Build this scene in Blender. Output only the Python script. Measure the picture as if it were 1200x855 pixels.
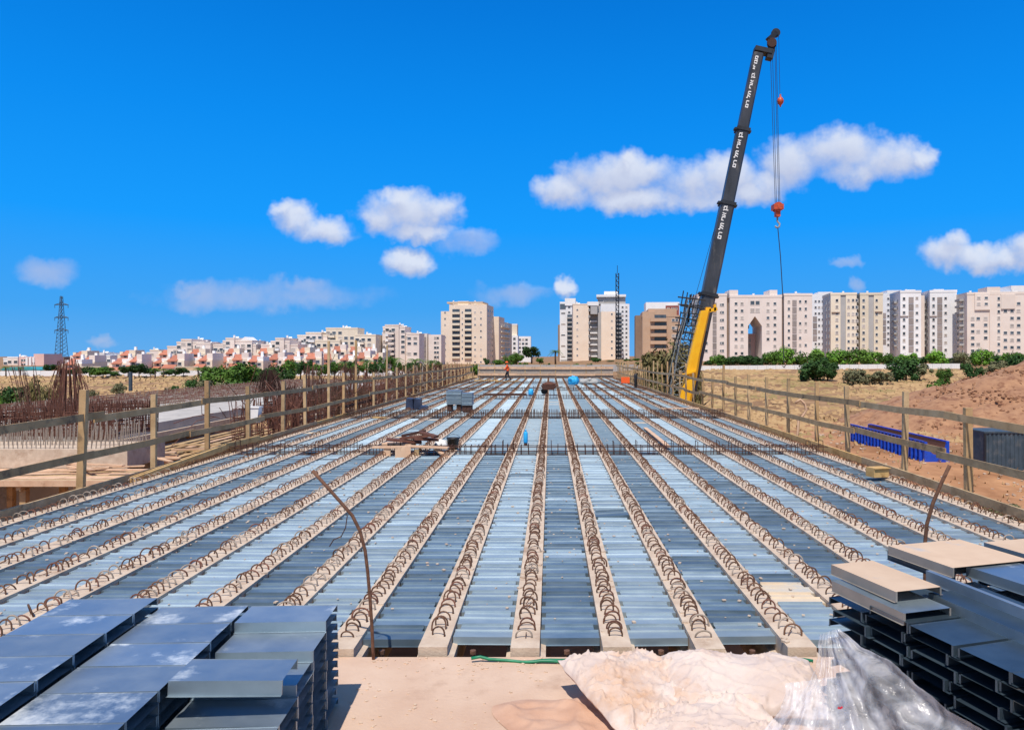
import bpy, math, random
from mathutils import Vector, Matrix
R = math.radians
rnd = random.Random(7)
scene = bpy.context.scene
for o in list(bpy.data.objects): bpy.data.objects.remove(o)

# ------------------------------------------------------------------ camera
F, U0, V0, H = 850.0, 645.0, 416.7, 2.363       # focal length (px of a 1200 px frame), vanishing point, eye height
cam = bpy.data.cameras.new('camera'); cam_o = bpy.data.objects.new('camera', cam)
scene.collection.objects.link(cam_o); scene.camera = cam_o
cam_o.location = (0, 0, H); cam_o.rotation_euler = (R(90), 0, 0)
cam.sensor_width = 36; cam.lens = 36 * F / 1200
cam.shift_x = (600 - U0) / 1200; cam.shift_y = (V0 - 427.5) / 1200
cam.clip_start = 0.1; cam.clip_end = 6000
scene.render.resolution_x = 1024; scene.render.resolution_y = 729

# ------------------------------------------------------------------ light
TO_SUN = Vector((-0.11, -0.50, 1.0)).normalized()
SUN_EL = math.asin(TO_SUN.z); SUN_AZ = math.atan2(TO_SUN.x, TO_SUN.y)
sl = bpy.data.lights.new('sun', 'SUN'); so = bpy.data.objects.new('sun', sl); scene.collection.objects.link(so)
sl.energy = 4.6; sl.angle = R(0.5); sl.color = (1.0, 0.93, 0.84)
so.rotation_euler = (-TO_SUN).to_track_quat('-Z', 'Y').to_euler()
scene.view_settings.view_transform = 'Standard'; scene.view_settings.look = 'None'
scene.view_settings.exposure = 0.0; scene.view_settings.gamma = 1.0
scene.cycles.max_bounces = 6; scene.cycles.diffuse_bounces = 3; scene.cycles.glossy_bounces = 3
scene.cycles.transparent_max_bounces = 10

def S(h):
    h = h.lstrip('#'); c = [int(h[i:i+2], 16) / 255 for i in (0, 2, 4)]
    return tuple(x / 12.92 if x <= .04045 else ((x + .055) / 1.055) ** 2.4 for x in c)

def make_world():
    STR = 0.105
    w = bpy.data.worlds.new('World'); scene.world = w; w.use_nodes = True
    nt = w.node_tree; N = nt.nodes; L = nt.links; N.clear()
    def nd(t, **kw):
        n = N.new(t)
        for k, v in kw.items(): setattr(n, k, v)
        return n
    def mth(op, a, b=None, c=None, clamp=False):
        n = nd('ShaderNodeMath', operation=op); n.use_clamp = clamp
        for i, x in enumerate((a, b, c)):
            if x is None: continue
            if isinstance(x, (int, float)): n.inputs[i].default_value = x
            else: L.new(x, n.inputs[i])
        return n.outputs[0]
    def vm(op, a, b):
        n = nd('ShaderNodeVectorMath', operation=op)
        for i, x in enumerate((a, b)):
            if isinstance(x, tuple): n.inputs[i].default_value = x
            else: L.new(x, n.inputs[i])
        return n.outputs['Value'] if op == 'DOT_PRODUCT' else n.outputs[0]
    sky = nd('ShaderNodeTexSky', sky_type='NISHITA'); sky.sun_disc = False
    sky.sun_elevation = SUN_EL; sky.sun_rotation = SUN_AZ; sky.altitude = 0
    sky.air_density = 1.0; sky.dust_density = 0.35; sky.ozone_density = 2.2
    # clouds: soft lumps placed by direction over the horizon (real, infinitely far sky)
    tc = nd('ShaderNodeTexCoord'); sp = nd('ShaderNodeSeparateXYZ'); L.new(tc.outputs['Generated'], sp.inputs[0])
    # the deep azure of this dry summer sky, by elevation, blended over the physical sky
    cr = nd('ShaderNodeValToRGB'); L.new(sp.outputs['Z'], cr.inputs[0]); el = cr.color_ramp.elements
    for i, (pos, hx) in enumerate([(0.0, '#62adee'), (.06, '#40a4f4'), (.17, '#129cff'), (.30, '#058cf2'), (.44, '#0178dc'), (.7, '#1568b8'), (1.0, '#2a6cab')]):
        e = el[i] if i < 2 else el.new(pos)
        e.position = pos; e.color = (*S(hx), 1)
    az = nd('ShaderNodeMix', data_type='RGBA', blend_type='MULTIPLY'); az.inputs['Factor'].default_value = 1; L.new(cr.outputs[0], az.inputs['A']); az.inputs['B'].default_value = (1 / STR, 1 / STR, 1 / STR, 1)
    hs = nd('ShaderNodeMix', data_type='RGBA')
    # deepest blue away from the sun, the plain physical sky around it
    dsun = vm('DOT_PRODUCT', tc.outputs['Generated'], tuple(TO_SUN)); near = nd('ShaderNodeMapRange', interpolation_type='SMOOTHSTEP'); L.new(dsun, near.inputs[0])
    near.inputs[1].default_value = .05; near.inputs[2].default_value = .75; near.inputs[3].default_value = .985; near.inputs[4].default_value = .2; L.new(near.outputs[0], hs.inputs['Factor'])
    L.new(sky.outputs[0], hs.inputs['A']); L.new(az.outputs['Result'], hs.inputs['B'])
    yy = mth('MAXIMUM', sp.outputs['Y'], 0.08)
    U = mth('MULTIPLY', mth('DIVIDE', sp.outputs['X'], yy), F / 100)
    W = mth('MULTIPLY', mth('DIVIDE', sp.outputs['Z'], yy), F / 100)
    cb = nd('ShaderNodeCombineXYZ'); L.new(U, cb.inputs[0]); L.new(W, cb.inputs[1]); P0 = cb.outputs[0]
    def noise(vec, scale, detail, rough=.6):
        n = nd('ShaderNodeTexNoise'); n.inputs['Scale'].default_value = scale; n.inputs['Detail'].default_value = detail
        n.inputs['Roughness'].default_value = rough; L.new(vec, n.inputs['Vector']); return n
    nz = noise(P0, 1.7, 6, .55); warp = noise(P0, 3.5, 3)
    wv = vm('SCALE', vm('SUBTRACT', warp.outputs['Color'], (.5, .5, .5)), (0, 0, 0))
    wv.node.inputs['Scale'].default_value = 0.30
    P1 = vm('ADD', P0, wv)
    solid = [(662,224,36,20),(698,208,42,26),(738,204,40,26),(737,190,14,14),(768,205,34,22),(805,214,55,26),(852,206,46,24),(882,224,24,18),(770,234,110,16),
             (928,192,40,30),(985,178,58,28),(1040,188,52,26),(1010,198,62,20),(1080,185,18,16),(900,214,30,20),
             (1112,296,32,20),(1120,282,18,14),(1160,302,50,18),(1205,292,26,22),
             (478,250,54,26),(468,235,26,14),(512,245,28,18),(444,258,24,18),(492,272,44,14),(476,306,28,15),
             (345,256,26,18),(376,269,36,18),(332,246,18,12),(664,336,14,11)]
    faint = [(396,272,20,12),(546,284,34,13),(310,346,120,18),(218,340,18,9),(352,335,38,10),(60,318,34,16),(600,343,42,14),
             (995,307,18,7),(1004,336,10,9),(240,352,50,16),(120,400,20,7)]
    def field(P, blobs, grow=1.0):
        acc = None
        for (u, v, ru, rv) in blobs:
            d = vm('MULTIPLY', vm('SUBTRACT', P, ((u - U0) / 100, (V0 - v) / 100, 0)), (100 / (ru * grow * 1.18), 100 / (rv * grow * 1.18), 0))
            q = mth('SUBTRACT', 1.0, vm('DOT_PRODUCT', d, d))
            acc = q if acc is None else nd_smax(acc, q)
        return acc
    def nd_smax(a, b):
        n = nd('ShaderNodeMath', operation='SMOOTH_MAX'); L.new(a, n.inputs[0]); L.new(b, n.inputs[1]); n.inputs[2].default_value = .25
        return n.outputs[0]
    nsh = mth('MULTIPLY', mth('SUBTRACT', nz.outputs['Fac'], .5), 2.2)
    def ramp(x, lo, hi):
        n = nd('ShaderNodeMapRange', interpolation_type='SMOOTHSTEP'); L.new(x, n.inputs[0])
        n.inputs[1].default_value = lo; n.inputs[2].default_value = hi; return n.outputs[0]
    Fs = field(P1, solid); Ff = field(P1, faint)
    front = ramp(sp.outputs['Y'], .08, .3)
    a1 = mth('MULTIPLY', ramp(mth('ADD', Fs, nsh), -.15, 1.05), .93)
    a2 = mth('MULTIPLY', ramp(mth('ADD', Ff, nsh), -.2, 1.5), .60)
    alpha = mth('MULTIPLY', mth('MAXIMUM', a1, a2), front)
    up = vm('ADD', P1, (0.03, 0.13, 0))
    Fu = field(up, solid)
    shade = ramp(mth('ADD', mth('SUBTRACT', Fs, Fu), mth('MULTIPLY', nsh, .16)), -.45, .75)   # 1 = lit upper side, 0 = underside
    mx = nd('ShaderNodeMix', data_type='RGBA'); L.new(shade, mx.inputs['Factor'])
    mx.inputs['A'].default_value = (4.9, 5.4, 7.1, 1); mx.inputs['B'].default_value = (7.2, 7.7, 8.8, 1)
    fin = nd('ShaderNodeMix', data_type='RGBA'); L.new(alpha, fin.inputs['Factor']); L.new(hs.outputs['Result'], fin.inputs['A']); L.new(mx.outputs['Result'], fin.inputs['B'])
    bg = nd('ShaderNodeBackground'); bg.inputs['Strength'].default_value = STR; L.new(fin.outputs['Result'], bg.inputs['Color'])
    out = nd('ShaderNodeOutputWorld'); L.new(bg.outputs[0], out.inputs[0])
    w.cycles.sampling_method = 'MANUAL'; w.cycles.sample_map_resolution = 512
make_world()

# ------------------------------------------------------------------ helpers
def link(name, data, parent=None, loc=(0, 0, 0), rotz=0.0):
    o = bpy.data.objects.new(name, data); scene.collection.objects.link(o)
    o.location = loc
    if rotz: o.rotation_euler = (0, 0, rotz)
    if parent is not None: o.parent = parent
    return o
def tag(o, label=None, cat=None, group=None, kind=None):
    if label: o['label'] = label
    if cat: o['category'] = cat
    if group: o['group'] = group
    if kind or cat: o['kind'] = kind or 'thing'
    return o
def thing(name, label, cat, loc=(0, 0, 0), rotz=0.0, group=None):
    return tag(link(name, None, None, loc, rotz), label, cat, group)
def dup(o, parent=None):
    c = o.copy(); scene.collection.objects.link(c)
    if parent is not None: c.parent = parent
    for ch in list(o.children): dup(ch, c)
    return c
ORD = ['first','second','third','fourth','fifth','sixth','seventh','eighth','ninth','tenth','eleventh','twelfth','thirteenth','fourteenth','fifteenth',
       'sixteenth','seventeenth','eighteenth','nineteenth','twentieth','twenty-first','twenty-second','twenty-third','twenty-fourth','twenty-fifth','twenty-sixth',
       'twenty-seventh','twenty-eighth','twenty-ninth','thirtieth','thirty-first','thirty-second','thirty-third','thirty-fourth','thirty-fifth','thirty-sixth','thirty-seventh','thirty-eighth']
def X(u, D): return (u - U0) * D / F
def Z(v, D): return H - (v - V0) * D / F
def P(u, v, D): return Vector((X(u, D), D, Z(v, D)))

class MB:
    def __init__(s): s.v = []; s.f = []; s.m = []
    def add(s, vs, fs, mi=0):
        b = len(s.v); s.v += [tuple(p) for p in vs]
        for f in fs: s.f.append(tuple(b + i for i in f)); s.m.append(mi)
    def box(s, x0, x1, y0, y1, z0, z1, mi=0):
        s.add([(x0,y0,z0),(x1,y0,z0),(x1,y1,z0),(x0,y1,z0),(x0,y0,z1),(x1,y0,z1),(x1,y1,z1),(x0,y1,z1)],
              [(3,2,1,0),(4,5,6,7),(0,1,5,4),(1,2,6,5),(2,3,7,6),(3,0,4,7)], mi)
    def obox(s, c, size, M, mi=0):
        hx, hy, hz = (d / 2 for d in size); c = Vector(c)
        vs = [c + M @ Vector(p) for p in [(-hx,-hy,-hz),(hx,-hy,-hz),(hx,hy,-hz),(-hx,hy,-hz),(-hx,-hy,hz),(hx,-hy,hz),(hx,hy,hz),(-hx,hy,hz)]]
        s.add(vs, [(3,2,1,0),(4,5,6,7),(0,1,5,4),(1,2,6,5),(2,3,7,6),(3,0,4,7)], mi)
    def bar(s, p, q, w, h, mi=0, up=(0, 0, 1)):
        p, q = Vector(p), Vector(q); d = (q - p); L = d.length; d.normalize(); upv = Vector(up)
        if abs(d.dot(upv)) > .98: upv = Vector((0, 1, 0))
        sx = d.cross(upv).normalized(); uz = sx.cross(d)
        M = Matrix((d, -sx, uz)).transposed()
        s.obox((p + q) / 2, (L, w, h), M, mi)
    def tube(s, pts, r, n=6, mi=0, cap=True):
        pts = [Vector(p) for p in pts]; K = len(pts); b = len(s.v)
        rs = r if isinstance(r, (list, tuple)) else [r] * K
        ref = None
        for i, p in enumerate(pts):
            t = (pts[min(i + 1, K - 1)] - pts[max(i - 1, 0)])
            t = t.normalized() if t.length > 1e-9 else Vector((0, 0, 1))
            if ref is None:
                a = Vector((0, 0, 1)) if abs(t.z) < .9 else Vector((1, 0, 0)); ref = t.cross(a).normalized()
            ref = (ref - t * ref.dot(t)).normalized(); bi = t.cross(ref)
            for k in range(n):
                th = 2 * math.pi * k / n
                s.v.append(tuple(p + (ref * math.cos(th) + bi * math.sin(th)) * rs[i]))
        for i in range(K - 1):
            for k in range(n):
                a0 = b + i * n + k; a1 = b + i * n + (k + 1) % n
                s.f.append((a0, a1, a1 + n, a0 + n)); s.m.append(mi)
        if cap:
            s.f.append(tuple(b + k for k in range(n))[::-1]); s.m.append(mi)
            s.f.append(tuple(b + (K - 1) * n + k for k in range(n))); s.m.append(mi)
    def prism(s, poly, axis, a0, a1, mi=0):
        n = len(poly)
        def mk(p, a):
            return {'x': (a, p[0], p[1]), 'y': (p[0], a, p[1]), 'z': (p[0], p[1], a)}[axis]
        vs = [mk(p, a0) for p in poly] + [mk(p, a1) for p in poly]
        fs = [tuple(range(n))[::-1], tuple(range(n, 2 * n))] + [(i, (i + 1) % n, n + (i + 1) % n, n + i) for i in range(n)]
        s.add(vs, fs, mi)
    def mesh(s, name, mats, smooth=False, org=(0, 0, 0)):
        me = bpy.data.meshes.new(name)
        o = org
        me.from_pydata([(p[0] - o[0], p[1] - o[1], p[2] - o[2]) for p in s.v], [], s.f)
        for m in (mats if isinstance(mats, (list, tuple)) else [mats]): me.materials.append(m)
        me.polygons.foreach_set('material_index', s.m)
        if smooth: me.polygons.foreach_set('use_smooth', [True] * len(s.f))
        me.update(); return me
    def build(s, name, mats, parent=None, org=None, smooth=False, loc=None):
        if org is None: org = parent.location if parent is not None else (0, 0, 0)
        return link(name, s.mesh(name, mats, smooth, org), parent, loc if loc is not None else (0, 0, 0) if parent is not None else org)

def pmat(name, c1, c2=None, scale=4.0, rough=.85, metal=0.0, bump=0.0, bscale=None, stretch=(1, 1, 1), vary=0.0,
         stain=None, stain_scale=1.5, stain_lo=.55, stain_hi=.68, detail=7, spec=.5, rough2=None, coord='Object', warp=0.0):
    m = bpy.data.materials.new(name); m.use_nodes = True
    nt = m.node_tree; N = nt.nodes; L = nt.links; b = N['Principled BSDF']
    c1 = S(c1) if isinstance(c1, str) else c1; c2 = c1 if c2 is None else (S(c2) if isinstance(c2, str) else c2)
    tc = N.new('ShaderNodeTexCoord'); oi = N.new('ShaderNodeObjectInfo')
    ml = N.new('ShaderNodeMath'); ml.operation = 'MULTIPLY'; ml.inputs[1].default_value = 71.0; L.new(oi.outputs['Random'], ml.inputs[0])
    va = N.new('ShaderNodeVectorMath'); va.operation = 'ADD'; L.new(tc.outputs[coord], va.inputs[0]); L.new(ml.outputs[0], va.inputs[1])
    mp = N.new('ShaderNodeMapping'); mp.inputs['Scale'].default_value = stretch; L.new(va.outputs[0], mp.inputs['Vector'])
    def noise(sc, det, rg=.6):
        n = N.new('ShaderNodeTexNoise'); n.inputs['Scale'].default_value = sc; n.inputs['Detail'].default_value = det; n.inputs['Roughness'].default_value = rg
        n.inputs['Distortion'].default_value = warp
        L.new(mp.outputs[0], n.inputs['Vector']); return n
    def rng(x, a, bb, lo=0., hi=1.):
        n = N.new('ShaderNodeMapRange'); L.new(x, n.inputs[0]); n.inputs[1].default_value = a; n.inputs[2].default_value = bb
        n.inputs[3].default_value = lo; n.inputs[4].default_value = hi; return n.outputs[0]
    def mix(f, a, bb):
        n = N.new('ShaderNodeMix'); n.data_type = 'RGBA'; L.new(f, n.inputs['Factor'])
        for s_, x in (('A', a), ('B', bb)):
            if isinstance(x, tuple): n.inputs[s_].default_value = (*x[:3], 1)
            else: L.new(x, n.inputs[s_])
        return n.outputs['Result']
    n1 = noise(scale, detail)
    col = mix(rng(n1.outputs['Fac'], .32, .68), c1, c2)
    if stain:
        n2 = noise(stain_scale, 8, .68); f2 = rng(n2.outputs['Fac'], stain_lo, stain_hi)
        col = mix(f2, col, S(stain) if isinstance(stain, str) else stain)
        if metal > .3: L.new(rng(f2, 0, 1, metal, metal * .15), b.inputs['Metallic'])
    if vary:
        hv = N.new('ShaderNodeHueSaturation'); L.new(col, hv.inputs['Color'])
        L.new(rng(oi.outputs['Random'], 0, 1, 1 - vary, 1 + vary), hv.inputs['Value']); col = hv.outputs[0]
    L.new(col, b.inputs['Base Color'])
    b.inputs['Metallic'].default_value = metal; b.inputs['Specular IOR Level'].default_value = spec
    if rough2 is not None: L.new(rng(n1.outputs['Fac'], .3, .7, rough, rough2), b.inputs['Roughness'])
    else: b.inputs['Roughness'].default_value = rough
    if bump:
        n3 = noise(bscale or scale * 4, 6); bp = N.new('ShaderNodeBump'); bp.inputs['Strength'].default_value = bump; bp.inputs['Distance'].default_value = .02
        L.new(n3.outputs['Fac'], bp.inputs['Height']); L.new(bp.outputs[0], b.inputs['Normal'])
    return m

M = {}
M['concrete'] = pmat('precast_concrete', '#bda792', '#d3c0ab', 6, .9, bump=.35, bscale=60, stain='#94745c', stain_scale=2.4, stain_lo=.55, stain_hi=.78)
M['slab'] = pmat('dusty_slab', '#c3a28a', '#d2b69f', 1.6, .92, bump=.3, bscale=40, stain='#9a7862', stain_scale=1.3, stain_lo=.55, stain_hi=.8, detail=10)
M['greyconc'] = pmat('grey_concrete', '#a9a39c', '#c4bdb4', 1.5, .9, bump=.2, bscale=20, stain='#7f776f', stain_scale=.9)
M['zinc_dark'] = pmat('zinc_sheet_dark_reflection', '#647886', '#7f929f', 5, .42, metal=.5, bump=.05, bscale=30, vary=.26, stain='#8a96a2', stain_scale=2.2, stain_lo=.62, stain_hi=.85, rough2=.55, stretch=(.5, 1, 1))  # same zinc, deeper sky reflection of alternate strips painted as a darker colour
M['zinc_light'] = pmat('zinc_sheet_bright_reflection', '#93a5b0', '#aabac2', 5, .45, metal=.45, bump=.05, bscale=30, vary=.17, stain='#7f96a6', stain_scale=2.2, stain_lo=.55, stain_hi=.8, rough2=.6, stretch=(.5, 1, 1))  # same zinc, brighter sky reflection painted into the base colour
M['zinc_dust'] = pmat('dusty_zinc_sheet', '#c9b79f', '#d8c6ad', 4, .8, metal=.05, bump=.05, vary=.08, stain='#a9b0b4', stain_scale=2, stain_lo=.55, stain_hi=.75)
M['zinc_pile'] = pmat('piled_zinc_sheet', '#8f9fac', '#a9b6bf', 3, .34, metal=.7, vary=.14, bump=.03, bscale=12, stain='#cfd4d6', stain_scale=2.3, stain_lo=.565, stain_hi=.69, rough2=.5)
M['zinc_side'] = pmat('plain_zinc_sheet', '#8a9aa4', '#9eadb6', 3, .38, metal=.7, vary=.15, bump=.03, rough2=.5)
M['zinc_side_r'] = pmat('zinc_sheet_painted_shade', '#3f4f5c', '#546673', 3, .42, metal=.6, vary=.2, bump=.03, stain='#8d7f70', stain_scale=2.4, stain_lo=.6, stain_hi=.8)  # darker copy of the zinc, shade of the right pile painted in
M['dust_side'] = pmat('dusty_sheet_side', '#8b867f', '#a59c92', 3, .6, metal=.3, vary=.1)
M['dust_top'] = pmat('sand_covered_sheet', '#c6a98e', '#d3b89d', 3, .85, metal=.05, vary=.06, stain='#9aa9b8', stain_scale=2.6, stain_lo=.6, stain_hi=.75)
M['rust'] = pmat('rusty_rebar', '#5c4031', '#7c5a46', 30, .85, metal=.2, bump=.4, bscale=200, vary=.25)
M['rust_red'] = pmat('red_rust', '#5f3a2e', '#7d5242', 12, .9, vary=.3, bump=.2)
M['rust_pale'] = pmat('cement_splashed_rebar', '#8d7f72', '#b0a294', 14, .85, vary=.2)
M['rust_dark'] = pmat('dark_rust', '#37231c', '#553327', 20, .85, vary=.2)
M['wood'] = pmat('weathered_timber', '#a0845f', '#c4a880', 3, .85, bump=.35, bscale=16, stretch=(1, 1, 1), vary=.2, stain='#5f4c38', stain_scale=2.0, stain_lo=.58, stain_hi=.75)
M['wood_new'] = pmat('new_timber', '#c59a5c', '#d8b276', 4, .8, bump=.25, vary=.12, stain='#9d7744', stain_scale=3)
M['wood_pale'] = pmat('pale_ply', '#c79f80', '#dcb999', 3, .85, vary=.12, stain='#9c795c', stain_scale=2)
M['wood_grey'] = pmat('grey_timber', '#a38258', '#c4a276', 3, .85, bump=.3, vary=.18, stain='#574a3d', stain_scale=1.6)
M['hose'] = pmat('green_hose', '#0f6a4b', '#1c8a60', 10, .45)
M['sack'] = pmat('white_woven_sack', '#c6b2a7', '#d6c6bc', 2.2, .8, bump=.3, bscale=14, stain='#c8a284', stain_scale=1.6, stain_lo=.52, stain_hi=.7)
M['tan_cloth'] = pmat('soiled_cloth', '#b98e74', '#d0ab92', 2.5, .85, bump=.25, bscale=60, stain='#9a705a', stain_scale=1.4)
M['blue'] = pmat('blue_steel_paint', '#1742b8', '#2456cf', 4, .45, vary=.05, stain='#24324f', stain_scale=2, stain_lo=.6, stain_hi=.75)
M['cyan'] = pmat('bright_blue_plastic', '#1c9fe0', '#35b4ee', 4, .5)
M['orange'] = pmat('hi_vis_orange', '#f0571c', '#ff6a2a', 8, .7)
M['yellow'] = pmat('crane_yellow', '#f2ad06', '#f8bb14', 2.5, .4, stain='#b27c10', stain_scale=1.6, stain_lo=.66, stain_hi=.8)
M['boom'] = pmat('black_boom_paint', '#2d2e30', '#45464a', 1.2, .38, stain='#7d7468', stain_scale=1.3, stain_lo=.55, stain_hi=.78, stretch=(1, 1, .35))
M['darksteel'] = pmat('dark_steel', '#24262a', '#34373c', 4, .5, metal=.3)
M['lattice'] = pmat('grey_lattice_steel', '#7d868b', '#9aa3a8', 4, .5, metal=.3)
M['white'] = pmat('white_paint', '#e6e4e0', '#f0eeea', 4, .6)
M['hook'] = pmat('hook_orange', '#b8421c', '#d05a2c', 6, .5, stain='#3b2a22', stain_scale=4)
M['rope'] = pmat('wire_rope', '#33343a', '#44454b', 20, .5, metal=.4)
M['black'] = pmat('black_plastic', '#17181c', '#26272b', 6, .5)
M['rubber'] = pmat('tyre_rubber', '#1b1b1c', '#2a2a2a', 6, .9)
M['tarpgrey'] = pmat('grey_tarp', '#8f8f8d', '#b4b2ae', 3, .8, vary=.1)
M['container'] = pmat('slate_container_paint', '#33434f', '#465663', 2, .6, stain='#5d6164', stain_scale=1.4)
M['navy'] = pmat('navy_wrap', '#232a3d', '#3c4660', 4, .4)
M['skin'] = pmat('skin', '#9a6a4c')
M['trousers'] = pmat('dark_trousers', '#22232c')
M['red'] = pmat('red_print', '#d8324a')
# building colours
for n, a, b in [('b_pink','#e8d8cd','#f2e4da'),('b_cream','#e8d8c0','#f1e3ce'),('b_tan','#d3b591','#dfc3a0'),('b_white','#e9e7e6','#f5f3f1'),('b_peach','#ecd6bf','#f4e1cc'),
                ('b_brown','#c09e82','#ceae93'),('b_taupe','#e3d2c5','#eddfd3'),('b_grey','#a9a6a4','#b8b5b2'),('b_rose','#e2b8ae','#ecc6bb'),('b_darkstone_shade','#8a7263','#9c8473'),
                ('b_sand','#dfd0b8','#e9dcc6'),('b_redpanel','#8c4a42','#9c564c')]:
    M[n] = pmat(n, a, b, .18, .9, stain=None, vary=.05, bump=.05, bscale=2)
M['pane'] = pmat('window_glass', '#3d4650', '#565f68', .7, .12, vary=.5)
M['shutter'] = pmat('half_closed_shutter', '#a49a93', '#bcb2aa', .8, .6, vary=.3)
M['frame'] = pmat('window_frame', '#d8d0c8', '#e6dfd8', 1, .6)
M['recess'] = pmat('service_balcony_screen', '#8f847f', '#a39893', 1.2, .7, vary=.2)
M['tile'] = pmat('red_roof_tiles', '#a8654f', '#bb7c64', 1.2, .85, vary=.12, bump=.5, bscale=5, stretch=(1, 1, 4))
M['bark'] = pmat('bark', '#5b4a3a', '#77634f', 3, .9, bump=.4)
def leafmat(name, c1, c2, sc=.9):
    m = pmat(name, c1, c2, sc, .7, vary=.18, spec=.25); b = m.node_tree.nodes['Principled BSDF']
    return m
M['leaf'] = leafmat('green_leaves', '#35561f', '#5d7f2c'); M['leaf_dark'] = leafmat('dark_leaves', '#27431f', '#3f5f2b')
M['leaf_olive'] = leafmat('olive_leaves', '#6a633c', '#8a8054'); M['leaf_palm'] = leafmat('palm_fronds', '#4a6a30', '#6c8443')
M['leaf_lime'] = leafmat('bright_leaves', '#55842a', '#7ba53a'); M['leaf_scrub'] = leafmat('scrub_leaves', '#5f6244', '#7d7a58')
M['drygrass'] = pmat('dry_grass', '#9a7a56', '#b89a70', .5, .95, stain='#86774d', stain_scale=.07, stain_lo=.5, stain_hi=.62)
M['stone'] = pmat('field_stone', '#b59a82', '#d2bba4', 3, .95, vary=.2, bump=.3)

# ------------------------------------------------------------------ ground
def sm(a, b, x):
    t = max(0., min(1., (x - a) / (b - a))); return t * t * (3 - 2 * t)
def vnoise(x, y, s=1.0):
    x *= s; y *= s; v = 0; amp = .5
    for k in range(4):
        v += amp * (math.sin(x * 1.7 + 1.3 * math.sin(y * 1.1 + k)) * math.cos(y * 1.9 + 1.7 * math.sin(x * .8 + 2 * k)))
        x = x * 1.93 + 3.1; y = y * 2.07 - 1.7; amp *= .5
    return v
def ground_h(x, y):
    right = sm(-20, 40, x)
    far_r = -5.0 + 5.2 * sm(60, 265, y); far_l = -5.0 + .8 * sm(80, 230, y) + 2.1 * sm(225, 290, y)
    z = far_l * (1 - right) + far_r * right
    # bank beside the right edge of the deck
    b = sm(7.2, 9.5, x) * (1 - sm(30, 60, x)) * (1 - sm(34, 48, y))
    z = z * (1 - b) + (-1.0 - 3.6 * sm(11, 44, y) - .10 * max(0, x - 9)) * b
    # approach embankment behind the abutment, under the camera
    a = 1 - sm(4.0, 7.0, y) if abs(x) < 40 else 0
    z = z * (1 - a) + (-.5) * a
    rough = .05 + .25 * sm(30, 120, abs(y) + abs(x))
    return z + rough * vnoise(x, y, .22) + .06 * vnoise(x, y, 1.1) * (1 if abs(x) < 80 else 0)
def make_ground():
    def axis(lo, hi, n, p):
        out = []
        for i in range(n + 1):
            t = 2 * i / n - 1
            out.append((abs(t) ** p) * (hi if t > 0 else -lo) * (1 if t > 0 else -1))
        return out
    xs = axis(-2600, 2600, 260, 3.2); ys = [-60 + i * 2.5 for i in range(20)] + [-10 + i * 1.0 for i in range(80)] + [70 + 3 * i for i in range(80)] + [310 * 1.11 ** i for i in range(24)]
    vs = [(x, y, ground_h(x, y)) for y in ys for x in xs]; nx = len(xs)
    fs = [(j * nx + i, j * nx + i + 1, (j + 1) * nx + i + 1, (j + 1) * nx + i) for j in range(len(ys) - 1) for i in range(nx - 1)]
    me = bpy.data.meshes.new('ground'); me.from_pydata(vs, [], fs)
    ca = me.color_attributes.new('soil', 'FLOAT_COLOR', 'POINT')
    soil, dry, red, sand = S('#c4946a'), S('#ac8860'), S('#bb875e'), S('#d9b088')
    for i, (x, y, z) in enumerate(vs):
        d = sm(62, 95, y + 8 * vnoise(x, y, .08)) if x > 0 else sm(60, 100, y)
        n = .5 + .5 * vnoise(x, y, .13); near = (1 - sm(26, 40, y + 4 * vnoise(x, y, .3))) * (1 if x > 0 else .4)
        c = [soil[k] * (1 - n) + red[k] * n for k in range(3)]
        c = [c[k] * (1 - near * .7) + sand[k] * near * .7 for k in range(3)]
        c = [c[k] * (1 - d) + dry[k] * d for k in range(3)]
        ca.data[i].color = (*c, 1)
    me.polygons.foreach_set('use_smooth', [True] * len(fs))
    m = pmat('site_soil', '#ffffff', '#a58f78', .45, .97, bump=.8, bscale=2.0, stain='#94815a', stain_scale=.12, stain_lo=.46, stain_hi=.66, detail=10)
    nt = m.node_tree; b = nt.nodes['Principled BSDF']; src = b.inputs['Base Color'].links[0].from_socket
    at = nt.nodes.new('ShaderNodeAttribute'); at.attribute_name = 'soil'
    mx = nt.nodes.new('ShaderNodeMix'); mx.data_type = 'RGBA'; mx.blend_type = 'MULTIPLY'; mx.inputs['Factor'].default_value = .75
    nt.links.new(at.outputs['Color'], mx.inputs['A']); nt.links.new(src, mx.inputs['B']); nt.links.new(mx.outputs['Result'], b.inputs['Base Color'])
    me.materials.append(m)
    tag(link('ground', me), kind='structure')
make_ground()

# ------------------------------------------------------------------ bridge deck: beams, hoops, sheets
BS, BX0 = .75, -.206                       # beam spacing, offset of beam 0
BEAMS = list(range(-10, 10)); Y_START, Y_END = 5.88, 76.0
HALF = .118
ROWS = [(17.55, 17.95), (27.6, 28.3), (40.2, 40.7), (49.5, 50.1), (61.5, 62.1)]     # gaps with crosswise reinforcement
XL, XR = BX0 + BEAMS[0] * BS - .2, BX0 + BEAMS[-1] * BS + .2

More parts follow.
